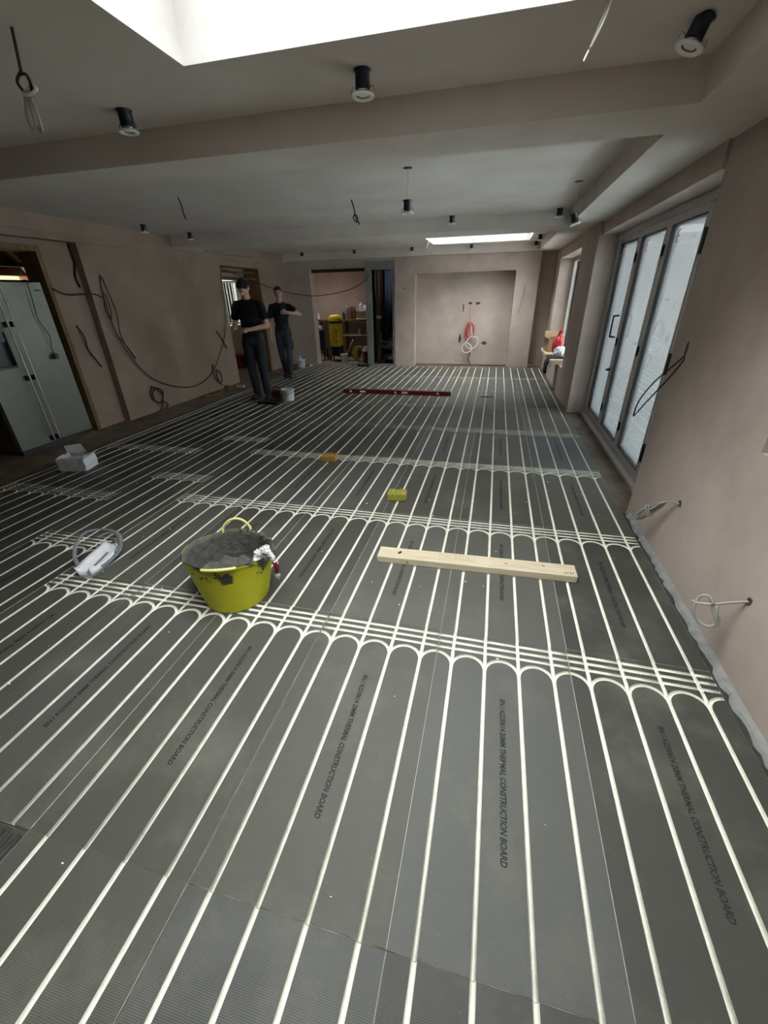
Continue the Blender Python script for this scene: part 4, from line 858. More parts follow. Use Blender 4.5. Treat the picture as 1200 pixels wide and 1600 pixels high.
def wall_hole(name, label, cx, y, z, w, h, x=1.04):
    b = MB(); rg = random.Random(int(y * 100)); n = 12
    pts = [(w * math.cos(2 * math.pi * i / n) * rg.uniform(.75, 1.15), h * math.sin(2 * math.pi * i / n) * rg.uniform(.75, 1.15)) for i in range(n)]
    b.add([(0, a, c_) for a, c_ in pts] + [(-0.002, a, c_) for a, c_ in pts], [tuple(range(n, 2 * n))] + [(i, (i + 1) % n, n + (i + 1) % n, n + i) for i in range(n)])
    return tag(obj(name, b, 'hole_dark', loc=(x, y, z)), label, 'hole')
wall_hole('socket_hole', 'ragged socket hole where the black loop leaves the right wall', 0, 3.035, 1.19, 0.016, 0.045)
wall_hole('socket_hole', 'ragged hole where the grey cable bundle leaves the right wall', 0, 2.487, 0.41, 0.022, 0.020)
wall_hole('socket_hole', 'ragged hole where the pale knotted cable leaves the right wall', 0, 1.668, 0.357, 0.018, 0.020)

# ---- niche wiring
NY = 10.395
cable('coiled_cable', 'red cable coil hanging in the middle of the end wall niche', [[(-0.70, NY - .05, 0.92), (-0.73, NY - .05, 0.85), (-0.75, NY - .05, 0.70), (-0.68, NY - .05, 0.60), (-0.60, NY - .05, 0.66), (-0.58, NY - .05, 0.82), (-0.64, NY - .05, 0.92)], [(-0.66, NY - .05, 0.92), (-0.72, NY - .06, 0.80), (-0.71, NY - .06, 0.64), (-0.64, NY - .06, 0.60), (-0.60, NY - .06, 0.76), (-0.63, NY - .06, 0.90)], [(-0.68, NY - .06, 0.90), (-0.76, NY - .06, 0.78), (-0.75, NY - .06, 0.60), (-0.70, NY - .06, 0.52)]], 'cable_red', 0.013)
cable('coiled_cable', 'white cable coil below the red one in the end wall niche', [[(-0.64, NY - .04, 0.90), (-0.62, NY - .07, 0.76), (-0.61, NY - .07, 0.64), (-0.68, NY - .07, 0.58), (-0.74, NY - .07, 0.46), (-0.68, NY - .07, 0.38), (-0.55, NY - .07, 0.38), (-0.46, NY - .07, 0.50), (-0.50, NY - .07, 0.62), (-0.60, NY - .07, 0.60)], [(-0.70, NY - .08, 0.50), (-0.80, NY - .08, 0.44), (-0.80, NY - .08, 0.32), (-0.70, NY - .08, 0.28), (-0.60, NY - .08, 0.34), (-0.62, NY - .08, 0.44), (-0.72, NY - .08, 0.50)], [(-0.62, NY - .06, 0.28), (-0.66, NY - .04, 0.14), (-0.60, NY - .04, 0.03)]], ['cable_white', 'cable_white', 'cable_dark'], 0.010)
def niche_hole(label, x, z, w, h, y=10.40):
    b = MB(); rg = random.Random(int(abs(x) * 1000)); n = 12
    pts = [(w * math.cos(2 * math.pi * i / n) * rg.uniform(.7, 1.2), h * math.sin(2 * math.pi * i / n) * rg.uniform(.7, 1.2)) for i in range(n)]
    b.add([(a, 0, c_) for a, c_ in pts] + [(a, -0.003, c_) for a, c_ in pts], [tuple(range(n, 2 * n))] + [(i, (i + 1) % n, n + (i + 1) % n, n + i) for i in range(n)])
    tag(obj('socket_hole', b, 'hole_dark', loc=(x, y, z)), label, 'hole')
niche_hole('dark socket hole left of the red coil\'s hanging string in the niche', -0.842, 1.21, 0.014, 0.08); niche_hole('left hole of the pair at the top of the niche wiring', -0.69, 1.30, 0.045, 0.025); niche_hole('right hole of the pair at the top of the niche wiring', -0.53, 1.295, 0.05, 0.03)
niche_hole('dark hole left of the white coil in the niche', -0.88, 0.57, 0.03, 0.10); niche_hole('pale grey box hole right of the white coil in the niche', -0.33, 0.48, 0.06, 0.035)
niche_hole('tiny hole in the plaster left of the niche', -2.13, 1.62, 0.015, 0.02, 10.16)
cable('cable_tail', 'grey cable ends hanging on the plaster right of the niche', [[(0.43, 10.155, 1.63), (0.41, 10.13, 1.45), (0.36, 10.12, 1.25), (0.33, 10.13, 1.08)], [(0.43, 10.155, 1.62), (0.37, 10.13, 1.40), (0.35, 10.12, 1.2), (0.31, 10.13, 1.12)]], 'cable_grey', 0.007)
b = MB(); b.tube([(-0.69, NY, 1.29), (-0.685, NY - .03, 1.1), (-0.67, NY - .05, 0.92)], 0.004, 6, sub=4); tag(obj('thin_string', b, 'cable_red'), 'thin red string from the top pair of niche holes down to the red coil', 'string')

# ---- things on the window ledge at the far right
def plank(label, a, b_, m='timber', cat='plank', group=None):
    mb = MB(); mb.box(a, b_); return tag(obj('timber_plank', mb, m, bevel=0.004), label, cat, group)
LZ = WZ0
plank('pale timber plank lying along the far window ledge edge', (0.86, 8.72, LZ + 0.001), (1.02, 10.0 - 0.26, LZ + 0.046), group='timbers on the window ledge')
plank('short timber block jutting out of the window ledge under the dark jacket', (0.84, 7.75, LZ + 0.001), (1.20, 7.87, LZ + 0.075), group='timbers on the window ledge')
bx = thing('cardboard_box', 'open cardboard box with a white label on the window ledge', 'box', (1.02, 9.22, LZ + 0.047), 0.1)
b = MB(); sx, sy, sz = 0.13, 0.20, 0.23; t_ = 0.004
b.box((-sx, -sy, 0), (sx, sy, t_)); b.box((-sx, -sy, 0), (-sx + t_, sy, sz)); b.box((sx - t_, -sy, 0), (sx, sy, sz)); b.box((-sx, -sy, 0), (sx, -sy + t_, sz)); b.box((-sx, sy - t_, 0), (sx, sy, sz)); obj('box_body', b, 'cardboard', bx)
for q in ([(-sx, -sy, sz), (sx, -sy, sz), (sx, -sy - 0.11, sz + 0.06), (-sx, -sy - 0.11, sz + 0.06)], [(-sx, sy, sz), (sx, sy, sz), (sx, sy + 0.05, sz + 0.12), (-sx, sy + 0.05, sz + 0.12)], [(-sx, -sy, sz), (-sx, sy, sz), (-sx - 0.10, sy, sz + 0.06), (-sx - 0.10, -sy, sz + 0.06)]):
    b = MB(); b.add(q, [(0, 1, 2, 3)]); o = obj('flap', b, 'cardboard', bx); sm_ = o.modifiers.new('solid', 'SOLIDIFY'); sm_.thickness = 0.004
b = MB(); b.box((0.0, -sy - 0.002, 0.08), (0.08, -sy, 0.17)); obj('address_label', b, 'paper_white', bx)
b = MB(); b.blob((0, 0, 0.16), (0.10, 0.14, 0.16), 0, 16, 0.22, seed=31); b.tube([(0, 0, 0.28), (0.02, 0.02, 0.36), (0.04, -0.03, 0.40)], [0.04, 0.02, 0.03], 8, sub=4); tag(obj('plastic_bag', b, 'bag_red', loc=(1.04, 8.70, LZ + 0.050)), 'crumpled red plastic bag beside the cardboard box on the window ledge', 'bag')
b = MB(); b.blob((0, 0, 0.11), (0.12, 0.16, 0.11), 0, 16, 0.22, seed=33); tag(obj('plastic_bag', b, 'bag_white', loc=(1.07, 8.40, LZ + 0.001)), 'crumpled white plastic bag near the pier on the window ledge', 'bag')
b = MB(); vs = []; fs = []; prof = [(1.22, LZ + 0.012), (1.05, LZ + 0.05), (0.92, LZ + 0.045), (0.835, LZ + 0.03), (0.80, LZ - 0.03), (0.795, LZ - 0.12), (0.80, LZ - 0.20)]
rg = random.Random(6); n = 14
for j, (x, z) in enumerate(prof):
    for i in range(n + 1): vs.append((x + rg.uniform(-.012, .008), 7.90 + 0.29 * i / n, z + 0.03 + 0.02 * math.sin(i * 1.9 + j) + rg.uniform(-.006, .006)))
for j in range(len(prof) - 1):
    for i in range(n): fs.append((j * (n + 1) + i, j * (n + 1) + i + 1, (j + 1) * (n + 1) + i + 1, (j + 1) * (n + 1) + i))
b.add(vs, fs, 0, True); o = tag(obj('work_jacket', b, 'jacket_navy', subsurf=1), 'dark navy jacket draped over the window ledge timber', 'jacket'); sm_ = o.modifiers.new('solid', 'SOLIDIFY'); sm_.thickness = 0.025

# ---- storeroom contents
bn = thing('workbench', 'dark wooden workbench loaded with boxes against the storeroom wall', 'workbench', (-4.1, 11.85, -0.02))
b = MB(); b.box((-0.95, -0.30, 0.92), (1.05, 0.40, 0.96)); obj('bench_top', b, 'timber_old', bn)
b = MB(); b.box((-0.15, -0.28, 0.55), (1.05, 0.38, 0.575)); obj('lower_shelf', b, 'timber', bn)
for x in (-0.9, -0.12, 1.0):
    for y in (-0.26, 0.36): b = MB(); b.box((x - 0.035, y - 0.035, 0), (x + 0.035, y + 0.035, 0.92)); obj('leg', b, 'timber_old', bn)
cb = thing('cardboard_box', 'brown cardboard box of papers on the storeroom workbench', 'box', (-3.50, 11.66, 0.941))
b = MB(); b.box((-0.20, -0.15, 0), (0.20, 0.15, 0.005)); b.box((-0.20, -0.15, 0), (-0.195, 0.15, 0.19)); b.box((0.195, -0.15, 0), (0.20, 0.15, 0.19)); b.box((-0.20, -0.15, 0), (0.20, -0.145, 0.19)); b.box((-0.20, 0.145, 0), (0.20, 0.15, 0.19)); obj('box_body', b, 'cardboard', cb)
b = MB(); b.box((-0.21, -0.17, 0.0), (0.21, -0.152, 0.03)); obj('tape_edge', b, 'bezel_white', cb)
b = MB(); b.blob((0.0, 0.0, 0.21), (0.17, 0.12, 0.11), 0, 14, 0.5, seed=41); b.blob((-0.10, -0.02, 0.30), (0.06, 0.06, 0.09), 0, 10, 0.5, seed=42); tag(obj('crumpled_paper', b, 'paper_white', loc=(-3.50, 11.66, 0.948)), 'crumpled white paper spilling from the storeroom box', 'paper')
for i, (x, r, h_, m) in enumerate(((-4.02, 0.035, 0.30, 'steel_dull'), (-3.89, 0.03, 0.26, 'timber_dark'), (-3.80, 0.035, 0.28, 'level_red'), (-3.74, 0.028, 0.24, 'white_plastic'), (-4.12, 0.04, 0.20, 'bottle_green'))):
    b = MB(); b.lathe([(r, 0), (r, h_ * 0.68), (r * 0.4, h_ * 0.8), (r * 0.4, h_), (0.0001, h_)], 16)
    tag(obj('bottle', b, m, loc=(x, 11.72, 0.941)), ['silver tin', 'dark brown bottle', 'dark red bottle', 'white bottle', 'green bottle'][i] + ' standing on the storeroom workbench', 'bottle', 'bottles on the storeroom workbench')
b = MB(); b.add([(-0.14, 0, 0), (0.14, 0, 0), (0.10, 0.03, 0.30), (-0.12, 0.03, 0.26)], [(0, 1, 2, 3)]); o = tag(obj('dust_sheet', b, 'timber_old', loc=(-4.05, 12.02, 0.941)), 'folded tan dust sheet propped at the back of the storeroom workbench', 'sheet'); sm_ = o.modifiers.new('solid', 'SOLIDIFY'); sm_.thickness = 0.05
b = MB(); b.lathe([(0.03, 0), (0.035, 0.08), (0.02, 0.10), (0.012, 0.15), (0.0001, 0.15)], 14); tag(obj('bottle', b, 'white_plastic', loc=(-4.86, 11.75, 0.941)), 'small white bottle alone at the left end of the storeroom workbench', 'bottle', 'bottles on the storeroom workbench')
b = MB(); b.box((-0.02, -0.02, 0), (0.02, 0.02, 0.16)); tag(obj('filler_tube', b, 'bezel_white', loc=(-3.68, 11.66, 0.556), bevel=0.006), 'bright white filler tube on the workbench lower shelf', 'tube')
# yellow dust bag machine
ym = thing('dust_extractor', 'yellow cylindrical dust bag on a black wheeled frame in the storeroom', 'dust extractor', (-4.12, 11.02, -0.02), 0.12)
b = MB(); b.lathe([(0.10, 0.34), (0.165, 0.37), (0.168, 0.46), (0.175, 0.86), (0.170, 0.99), (0.15, 1.07), (0.09, 1.10), (0.0001, 1.105)], 30); obj('dust_bag', b, 'yellow_bag', ym)
b = MB(); b.lathe([(0.177, 0.90), (0.179, 0.905), (0.178, 0.955), (0.175, 0.96)], 30, caps=False); obj('clamp_band', b, 'bottle_green', ym)
b = MB(); rg = random.Random(9)
for i in range(16):   # printed marks wrapped round the bag, too blurred in the photograph to read
    a = -1.75 + (0.34 if i % 2 else 0.0); z = 0.45 + 0.046 * (i // 2); a0 = a; a1 = a + rg.uniform(0.10, 0.26); z1 = z + rg.uniform(0.018, 0.036)
    b.add([(0.178 * math.cos(q), 0.178 * math.sin(q), zz) for q, zz in ((a0, z), (a1, z), (a1, z1), (a0, z1))], [(0, 1, 2, 3)])
obj('bag_print', b, 'bag_print', ym)['kind'] = 'stuff'
b = MB(); b.box((-0.15, -0.13, 0.12), (0.15, 0.17, 0.34)); obj('motor_base', b, 'plastic_black', ym, bevel=0.02)
for x in (-1, 1):
    b = MB(); b.lathe([(0.03, -0.02), (0.07, -0.02), (0.075, 0.0), (0.07, 0.02), (0.03, 0.02)], 18, M=Matrix.Translation((x * 0.17, -0.08, 0.077)) @ Matrix.Rotation(math.pi / 2, 4, 'Y')); obj('wheel', b, 'rubber_black', ym)
    b = MB(); b.box((x * 0.13 - 0.015, 0.10, 0.001), (x * 0.13 + 0.015, 0.13, 0.11)); obj('foot', b, 'rubber_black', ym)
    b = MB(); b.tube([(x * 0.12, -0.14, 0.10), (x * 0.10, -0.15, 0.30), (x * 0.09, -0.13, 0.34)], 0.010, 8, sub=4); obj('frame_tube', b, 'steel_dull', ym)
# blue-black bin on a stool
so = thing('step_stool', 'low black step stool under the dark blue bin in the storeroom', 'stool', (-4.56, 10.98, -0.02))
b = MB(); b.box((-0.17, -0.14, 0.26), (0.17, 0.14, 0.30)); obj('seat', b, 'plastic_black', so, bevel=0.01)
for x in (-0.14, 0.14):
    for y in (-0.11, 0.11): b = MB(); b.box((x - 0.02, y - 0.02, 0.0), (x + 0.02, y + 0.02, 0.26)); obj('leg', b, 'plastic_black', so)
bi = thing('storage_bin', 'dark blue tall bin standing on the black step stool', 'bin', (-4.56, 10.98, 0.281))
b = MB(); b.lathe([(0.12, 0), (0.145, 0.42), (0.155, 0.42), (0.155, 0.45), (0.140, 0.45), (0.115, 0.02), (0.0001, 0.02)], 24); obj('bin_body', b, 'barrel_blue', bi)
b = MB(); b.blob((0, 0, 0.47), (0.10, 0.10, 0.08), 0, 12, 0.3, seed=50); obj('liner', b, 'plasterboard', bi)
sb = bucket('plastic_bucket', 'white bucket holding a mixing stick in the storeroom', (-3.80, 10.62, -0.02), 0.085, 0.21, handle=False)
b = MB(); b.tube([(-3.81, 10.62, 0.012), (-3.60, 10.82, 0.52)], 0.011, 8); tag(obj('mixing_stick', b, 'timber', None), 'pale stick leaning out of the storeroom bucket', 'stick')
b = MB()
for i in range(7):
    r = 0.17 + 0.008 * (i % 3); x = -3.50 + 0.018 * i
    b.tube([(x + 0.10 * math.cos(q) * 1.0, 10.80 + 0.05 * math.cos(q), 0.175 + r * math.sin(q)) for q in [k_ * math.pi / 10 for k_ in range(21)]], 0.011, 7)
hc = tag(obj('hose_coil', b, 'hose_yellow'), 'coiled yellow hose standing on the storeroom floor', 'hose')
cn = thing('steel_canister', 'dull steel canister with a pale shoulder beside the storeroom pier', 'canister', (-3.20, 10.66, -0.02))
b = MB(); b.lathe([(0.10, 0.001), (0.105, 0.05), (0.105, 0.30), (0.085, 0.36), (0.05, 0.40), (0.0001, 0.41)], 24); obj('canister_body', b, 'fridge_grey', cn)
b = MB(); b.lathe([(0.106, 0.28), (0.107, 0.30), (0.088, 0.355), (0.06, 0.39)], 24, caps=False); obj('shoulder', b, 'bezel_white', cn)
b = MB(); b.prism([(-0.12, -0.05), (0.12, -0.04), (0.13, 0.05), (-0.12, 0.06)], 0.0, 0.012); tag(obj('scrap_sheet', b, 'white_plastic', loc=(-3.55, 10.58, -0.0195)), 'flat white scrap on the floor in front of the yellow hose', 'scrap')
b = MB(); b.box((-0.14, -0.06, 0), (0.14, 0.06, 0.055)); tag(obj('black_case', b, 'plastic_black', loc=(-3.08, 9.93, 0.001), bevel=0.01), 'small black case on the boards at the foot of the grey pier', 'case')

# ---- narrow cupboard contents
b = MB(); vs = []; fs = []; n = 26
for j in range(2):
    for i in range(n + 1): vs.append((-2.86 + 0.56 * i / n, 11.30 + 0.025 * math.sin(i * 1.3) + 0.01 * math.sin(i * 3.1 + j), 0.50 + 1.62 * j))
for i in range(n): fs.append((i, i + 1, n + 2 + i, n + 1 + i))
b.add(vs, fs, 0, True); o = tag(obj('hanging_tarp', b, 'tarp_blue'), 'dark blue sheet hanging at the back of the narrow cupboard', 'sheet'); sm_ = o.modifiers.new('solid', 'SOLIDIFY'); sm_.thickness = 0.006
stt = thing('timber_stud', 'bare timber stud with a pale noggin inside the narrow cupboard', 'stud', (-2.86, 10.60, -0.02))
b = MB(); b.box((-0.025, -0.05, 0), (0.025, 0.05, 2.30)); obj('stud', b, 'timber_old', stt)
b = MB(); b.box((-0.03, -0.062, 1.02), (0.09, -0.05, 1.09)); obj('noggin', b, 'timber', stt)
wt = thing('wire_tangle', 'tangle of silvery pipes and flexes on the narrow cupboard floor', 'pipes', (-2.66, 10.85, -0.02)); rg = random.Random(21)
for i in range(9):
    b = MB(); pts = []
    cx, cz, r = rg.uniform(-0.10, 0.16), rg.uniform(0.16, 0.62), rg.uniform(0.08, 0.22); a0 = rg.uniform(0, 6)
    for k_ in range(6): pts.append((max(-0.22, min(0.34, cx + r * math.cos(a0 + k_ * 0.7))), rg.uniform(-0.08, 0.08), max(0.012, cz + r * math.sin(a0 + k_ * 0.7))))
    b.tube(pts, 0.010 if i % 3 else 0.016, 7, sub=5); obj('flex', b, ['steel_dull', 'cable_grey', 'cable_white'][i % 3], wt)
b = MB(); b.blob((0.05, 0.02, 0.10), (0.22, 0.12, 0.10), 0, 14, 0.3, seed=60); obj('fitting_pile', b, 'steel_dull', wt)

# ---- lobby odds and ends
b = MB(); b.box((0, 0, 0), (0.55, 0.45, 0.30)); tag(obj('brown_crate', b, 'level_red', loc=(-6.55, 9.4, -0.0205), bevel=0.01), 'dark red-brown crate just inside the far left doorway', 'crate')
bucket('plastic_bucket', 'white bucket in the lobby behind the bent man', (-5.75, 9.95, -0.021), 0.14, 0.30)
b = MB(); b.box((0, 0, 0), (0.6, 0.03, 0.95)); tag(obj('leaning_sheet', b, 'timber_old', loc=(-6.20, 10.85, -0.02), rot=(-0.12, 0, 0.1)), 'brown board leaning in the lobby behind the bent man', 'board')

# ================================================================== PEOPLE
import numpy as np
def person(name, label, loc, rz, prims, voxel=0.011, scale=1.0):
    """prims: (kind, tag, data). One continuous surface by voxel remesh; faces take the material of the nearest primitive"""
    mb = MB()
    for kind, tg, d in prims:
        if kind == 'cap':
            a, b_, ra, rb = Vector(d[0]), Vector(d[1]), d[2], d[3]; L_ = (b_ - a).length; ax = (b_ - a).normalized()
            q = Vector((0, 0, 1)).rotation_difference(ax).to_matrix().to_4x4()
            prof = [(max(1e-4, ra * math.cos(t)), ra * math.sin(t)) for t in [(-90 + 18 * i) * math.pi / 180 for i in range(6)]] + [(max(1e-4, rb * math.cos(t)), L_ + rb * math.sin(t)) for t in [18 * i * math.pi / 180 for i in range(6)]]
            mb.lathe(prof, 16, M=Matrix.Translation(a) @ q, caps=True)
        else:
            c, r, rot = d[0], d[1], (d[2] if len(d) > 2 else (0, 0, 0))
            M = Matrix.Translation(c) @ Matrix.Rotation(rot[2], 4, 'Z') @ Matrix.Rotation(rot[0], 4, 'X') @ Matrix.Rotation(rot[1], 4, 'Y')
            mb.blob((0, 0, 0), r, 0, 20, 0.0, M=M)
    tags = []
    for p in prims:
        if p[1] not in tags: tags.append(p[1])
    tmp = obj('tmp_body', mb, tags[0])
    md = tmp.modifiers.new('r', 'REMESH'); md.mode = 'VOXEL'; md.voxel_size = voxel; md.adaptivity = 0.0
    md = tmp.modifiers.new('s', 'SMOOTH'); md.factor = 0.5; md.iterations = 3
    dg = bpy.context.evaluated_depsgraph_get(); me = bpy.data.meshes.new_from_object(tmp.evaluated_get(dg))
    old = tmp.data; bpy.data.objects.remove(tmp); bpy.data.meshes.remove(old)
    me.materials.clear()
    for t in tags: me.materials.append(MATS[t])
    n = len(me.polygons); cen = np.empty(n * 3, np.float32); me.polygons.foreach_get('center', cen); cen = cen.reshape(-1, 3)
    best = np.full(n, 1e9); idx = np.zeros(n, np.int32)
    for kind, tg, d in prims:
        if kind == 'cap':
            a, b_ = np.array(d[0]), np.array(d[1]); v = b_ - a; t = np.clip(((cen - a) @ v) / (v @ v), 0, 1); rr = d[2] + (d[3] - d[2]) * t
            sd = np.linalg.norm(cen - a - t[:, None] * v, axis=1) - rr
        else:
            c, r, rot = d[0], np.array(d[1]), (d[2] if len(d) > 2 else (0, 0, 0))
            M = np.array((Matrix.Rotation(rot[2], 3, 'Z') @ Matrix.Rotation(rot[0], 3, 'X') @ Matrix.Rotation(rot[1], 3, 'Y')))
            q = (cen - np.array(c)) @ M; k0 = np.linalg.norm(q / r, axis=1); k1 = np.linalg.norm(q / r ** 2, axis=1) + 1e-9; sd = k0 * (k0 - 1) / k1
        w = sd < best; best[w] = sd[w]; idx[w] = tags.index(tg)
    me.polygons.foreach_set('material_index', idx); me.polygons.foreach_set('use_smooth', np.ones(n, bool)); me.update()
    me.name = name
    o = bpy.data.objects.new(name, me); COL.objects.link(o); o.location = loc; o.rotation_euler = (0, 0, rz); o.scale = (scale,) * 3
    return tag(o, label, 'person')

def head_prims(c, tilt, yaw, hair, skin='skin'):
    """head about centre c; tilt forward (rad), facing -Y"""
    R_ = Matrix.Rotation(yaw, 3, 'Z') @ Matrix.Rotation(tilt, 3, 'X'); c = Vector(c)
    P = lambda x, y, z: tuple(c + R_ @ Vector((x, y, z)))
    rot = (tilt, 0, yaw)
    L_ = [('ell', skin, (P(0, 0, 0.01), (0.074, 0.092, 0.105), rot)), ('ell', skin, (P(0, -0.022, -0.055), (0.056, 0.066, 0.062), rot)),
          ('ell', skin, (P(0, -0.062, -0.088), (0.028, 0.022, 0.022), rot)), ('cap', skin, (P(0, -0.090, 0.015), P(0, -0.106, -0.022), 0.008, 0.014)),
          ('ell', 'lip', (P(0, -0.086, -0.052), (0.022, 0.010, 0.008), rot)), ('ell', skin, (P(0, -0.082, 0.030), (0.052, 0.014, 0.012), rot)),
          ('ell', hair, (P(0, 0.016, 0.040), (0.083, 0.096, 0.094), rot)), ('ell', hair, (P(0, 0.048, -0.005), (0.076, 0.064, 0.080), rot)), ('ell', hair, (P(0, -0.055, 0.085), (0.060, 0.036, 0.030), rot))]
    for s in (-1, 1):
        L_ += [('ell', skin, (P(s * 0.077, 0.012, -0.012), (0.012, 0.022, 0.034), rot)), ('ell', 'eye_white', (P(s * 0.030, -0.082, 0.008), (0.014, 0.010, 0.008), rot)), ('ell', hair, (P(s * 0.031, -0.090, 0.033), (0.020, 0.006, 0.006), rot))]
    return L_
def hand_prims(w, d, up, side, curl=0.5, thumb=1, skin='skin', L_=1.0):
    """hand from wrist w along d; up = back of the hand normal; side = direction from little finger to thumb"""
    w, d, up, side = Vector(w), Vector(d).normalized(), Vector(up).normalized(), Vector(side).normalized(); out = []
    pc = w + d * 0.05
    out += [('cap', skin, (tuple(w - d * 0.01), tuple(w + d * 0.075 + side * 0.018), 0.026, 0.021)), ('cap', skin, (tuple(w + d * 0.01 - side * 0.012), tuple(w + d * 0.075 - side * 0.022), 0.022, 0.019))]
    for i, (o_, ln) in enumerate(((0.034, 0.066), (0.012, 0.074), (-0.011, 0.068), (-0.033, 0.054))):
        b0 = w + d * 0.085 + side * o_; b1 = b0 + (d * math.cos(curl * 0.6) - up * math.sin(curl * 0.6)) * ln * 0.55; b2 = b1 + (d * math.cos(curl * 1.9) - up * math.sin(curl * 1.9)) * ln * 0.55
        out += [('cap', skin, (tuple(b0), tuple(b1), 0.0105, 0.0098)), ('cap', skin, (tuple(b1), tuple(b2), 0.0098, 0.0085))]
    t0 = w + d * 0.025 + side * 0.026; t1 = t0 + (d * 0.7 + side * 0.75).normalized() * 0.042; t2 = t1 + (d * 0.95 + side * 0.1 - up * 0.25).normalized() * 0.034
    out += [('cap', skin, (tuple(t0), tuple(t1), 0.0135, 0.0115)), ('cap', skin, (tuple(t1), tuple(t2), 0.0112, 0.0095))]
    return out
def boot(ank, fwd, m='boots'):
    a, f = Vector(ank), Vector(fwd).normalized()
    return [('cap', m, (tuple(a + Vector((0, 0, 0.10))), tuple(a + Vector((0, 0, -0.01))), 0.052, 0.050)), ('cap', m, (tuple(Vector((a.x, a.y, 0.046)) - f * 0.035), tuple(Vector((a.x, a.y, 0.044)) + f * 0.15), 0.044, 0.042)), ('cap', m, (tuple(a + Vector((0, 0, -0.01))), tuple(Vector((a.x, a.y, 0.045)) + f * 0.09), 0.048, 0.040)),
            ('cap', 'sole', (tuple(Vector((a.x, a.y, 0.014)) - f * 0.05), tuple(Vector((a.x, a.y, 0.014)) + f * 0.17), 0.013, 0.013))]
def torso(shirt, trous, w=1.0):
    return [('ell', shirt, ((0, 0.0, 1.33), (0.185 * w, 0.118, 0.20))), ('ell', shirt, ((0, -0.01, 1.20), (0.160 * w, 0.110, 0.18))), ('ell', shirt, ((0, -0.01, 1.06), (0.158 * w, 0.112, 0.13))), ('cap', shirt, ((-0.13 * w, 0.01, 1.44), (0.13 * w, 0.01, 1.44), 0.072, 0.072)), ('cap', shirt, ((-0.06, 0.015, 1.485), (0.06, 0.015, 1.485), 0.055, 0.055)),
            ('ell', trous, ((0, 0.0, 0.93), (0.160 * w, 0.115, 0.11))), ('cap', 'cable_black', ((-0.08, -0.005, 0.985), (0.08, -0.005, 0.985), 0.094, 0.094))]

# the man looking down at his hands
m1 = torso('shirt_black', 'trousers_dark') + [
    ('cap', 'skin', ((0, 0.01, 1.50), (0, -0.035, 1.60), 0.056, 0.054))] + head_prims((0, -0.080, 1.665), 0.72, -0.20, 'hair_dark') + [
    ('cap', 'trousers_dark', ((0.090, 0.0, 0.90), (0.098, -0.015, 0.50), 0.100, 0.072)), ('cap', 'trousers_dark', ((0.098, -0.015, 0.50), (0.098, 0.02, 0.10), 0.070, 0.062)),
    ('cap', 'trousers_dark', ((-0.090, 0.0, 0.90), (-0.085, -0.03, 0.50), 0.100, 0.072)), ('cap', 'trousers_dark', ((-0.085, -0.03, 0.50), (-0.075, 0.03, 0.10), 0.070, 0.062)),
    ('cap', 'trousers_dark', ((0.165, 0.0, 0.72), (0.160, 0.0, 0.60), 0.036, 0.036)), ('cap', 'trousers_dark', ((-0.160, -0.01, 0.72), (-0.152, -0.01, 0.60), 0.036, 0.036)),
    # left arm (picture right) folded across
    ('cap', 'shirt_black', ((0.185, 0.01, 1.435), (0.236, 0.0, 1.275), 0.070, 0.066)), ('cap', 'skin', ((0.225, 0.0, 1.30), (0.268, -0.01, 1.145), 0.048, 0.042)), ('cap', 'skin', ((0.268, -0.01, 1.145), (0.060, -0.215, 1.105), 0.043, 0.030))] + hand_prims((0.055, -0.218, 1.105), (-1, -0.35, 0.02), (0.1, -0.6, 0.8), (0.2, -0.75, -0.6), 0.7) + [
    ('cap', 'shirt_black', ((-0.185, 0.01, 1.435), (-0.232, -0.01, 1.275), 0.070, 0.066)), ('cap', 'skin', ((-0.225, -0.01, 1.30), (-0.250, -0.03, 1.150), 0.048, 0.042)), ('cap', 'skin', ((-0.250, -0.03, 1.150), (-0.170, -0.250, 1.150), 0.043, 0.030))] + hand_prims((-0.168, -0.255, 1.150), (0.35, -0.95, 0.05), (-0.5, 0, 0.8), (0.7, 0.2, 0.6), 0.8) + boot((0.098, 0.02, 0.085), (0.30, -1, 0)) + boot((-0.075, 0.03, 0.085), (-0.15, -1, 0))
person('person', 'man in black T-shirt and dark trousers looking down at his hands', (-3.80, 6.33, 0.002), 0.16, m1, scale=0.985)
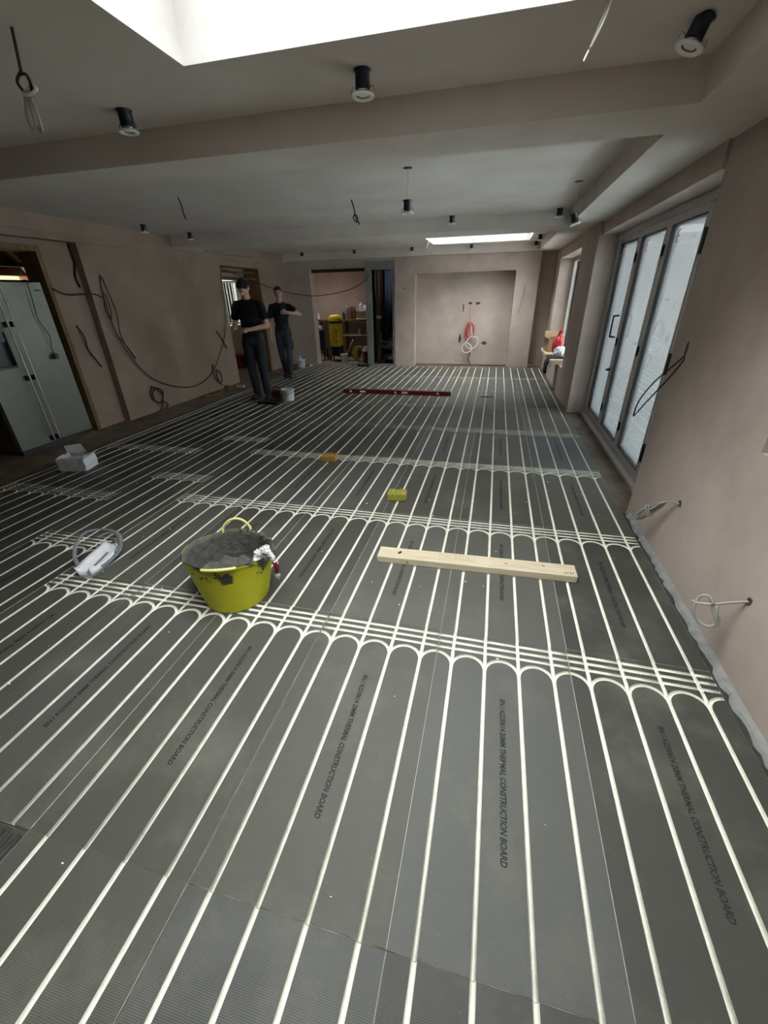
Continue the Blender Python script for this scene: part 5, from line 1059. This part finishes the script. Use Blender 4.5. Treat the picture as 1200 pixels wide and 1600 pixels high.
# the man walking behind, forearm raised
m2 = torso('shirt_navy', 'trousers_blue', 0.96) + [('cap', 'skin', ((0, 0.01, 1.50), (0, -0.012, 1.61), 0.055, 0.053))] + head_prims((0, -0.022, 1.70), 0.08, 0.15, 'hair_brown') + [
    ('cap', 'trousers_blue', ((0.085, 0.0, 0.90), (0.090, -0.09, 0.51), 0.098, 0.072)), ('cap', 'trousers_blue', ((0.090, -0.09, 0.51), (0.065, -0.05, 0.11), 0.070, 0.060)), ('ell', 'knee_patch', ((0.088, -0.150, 0.50), (0.055, 0.022, 0.10))),
    ('cap', 'trousers_blue', ((-0.085, 0.0, 0.90), (-0.085, -0.02, 0.50), 0.098, 0.070)), ('cap', 'trousers_blue', ((-0.085, -0.02, 0.50), (-0.055, 0.12, 0.12), 0.068, 0.060)), ('ell', 'knee_patch', ((-0.085, -0.078, 0.49), (0.055, 0.022, 0.10))),
    ('cap', 'trousers_blue', ((0.160, -0.02, 0.74), (0.158, -0.04, 0.62), 0.040, 0.040)),
    # left arm: elbow out, hand at the chest
    ('cap', 'shirt_navy', ((0.175, 0.01, 1.44), (0.300, -0.03, 1.375), 0.066, 0.060)), ('cap', 'skin', ((0.28, -0.025, 1.385), (0.405, -0.07, 1.290), 0.046, 0.042)), ('cap', 'skin', ((0.405, -0.07, 1.290), (0.180, -0.215, 1.335), 0.042, 0.030))] + hand_prims((0.175, -0.218, 1.336), (-1, -0.25, 0.10), (0.0, -0.9, 0.3), (0.1, -0.2, 1.0), 0.5) + [
    ('cap', 'shirt_navy', ((-0.175, 0.01, 1.44), (-0.226, 0.01, 1.275), 0.066, 0.062)), ('cap', 'skin', ((-0.222, 0.01, 1.30), (-0.252, 0.02, 1.140), 0.046, 0.041)), ('cap', 'skin', ((-0.252, 0.02, 1.140), (-0.268, -0.055, 0.890), 0.042, 0.030))] + hand_prims((-0.268, -0.056, 0.885), (-0.02, -0.15, -1), (-0.95, 0, 0), (0.1, -1, 0.1), 0.45) + boot((0.065, -0.05, 0.085), (0.15, -1, 0)) + boot((-0.055, 0.12, 0.085), (-0.1, -1, 0))
person('person', 'man in navy T-shirt and blue work trousers walking by the end wall', (-4.27, 8.32, 0.002), 0.30, m2, scale=0.93)
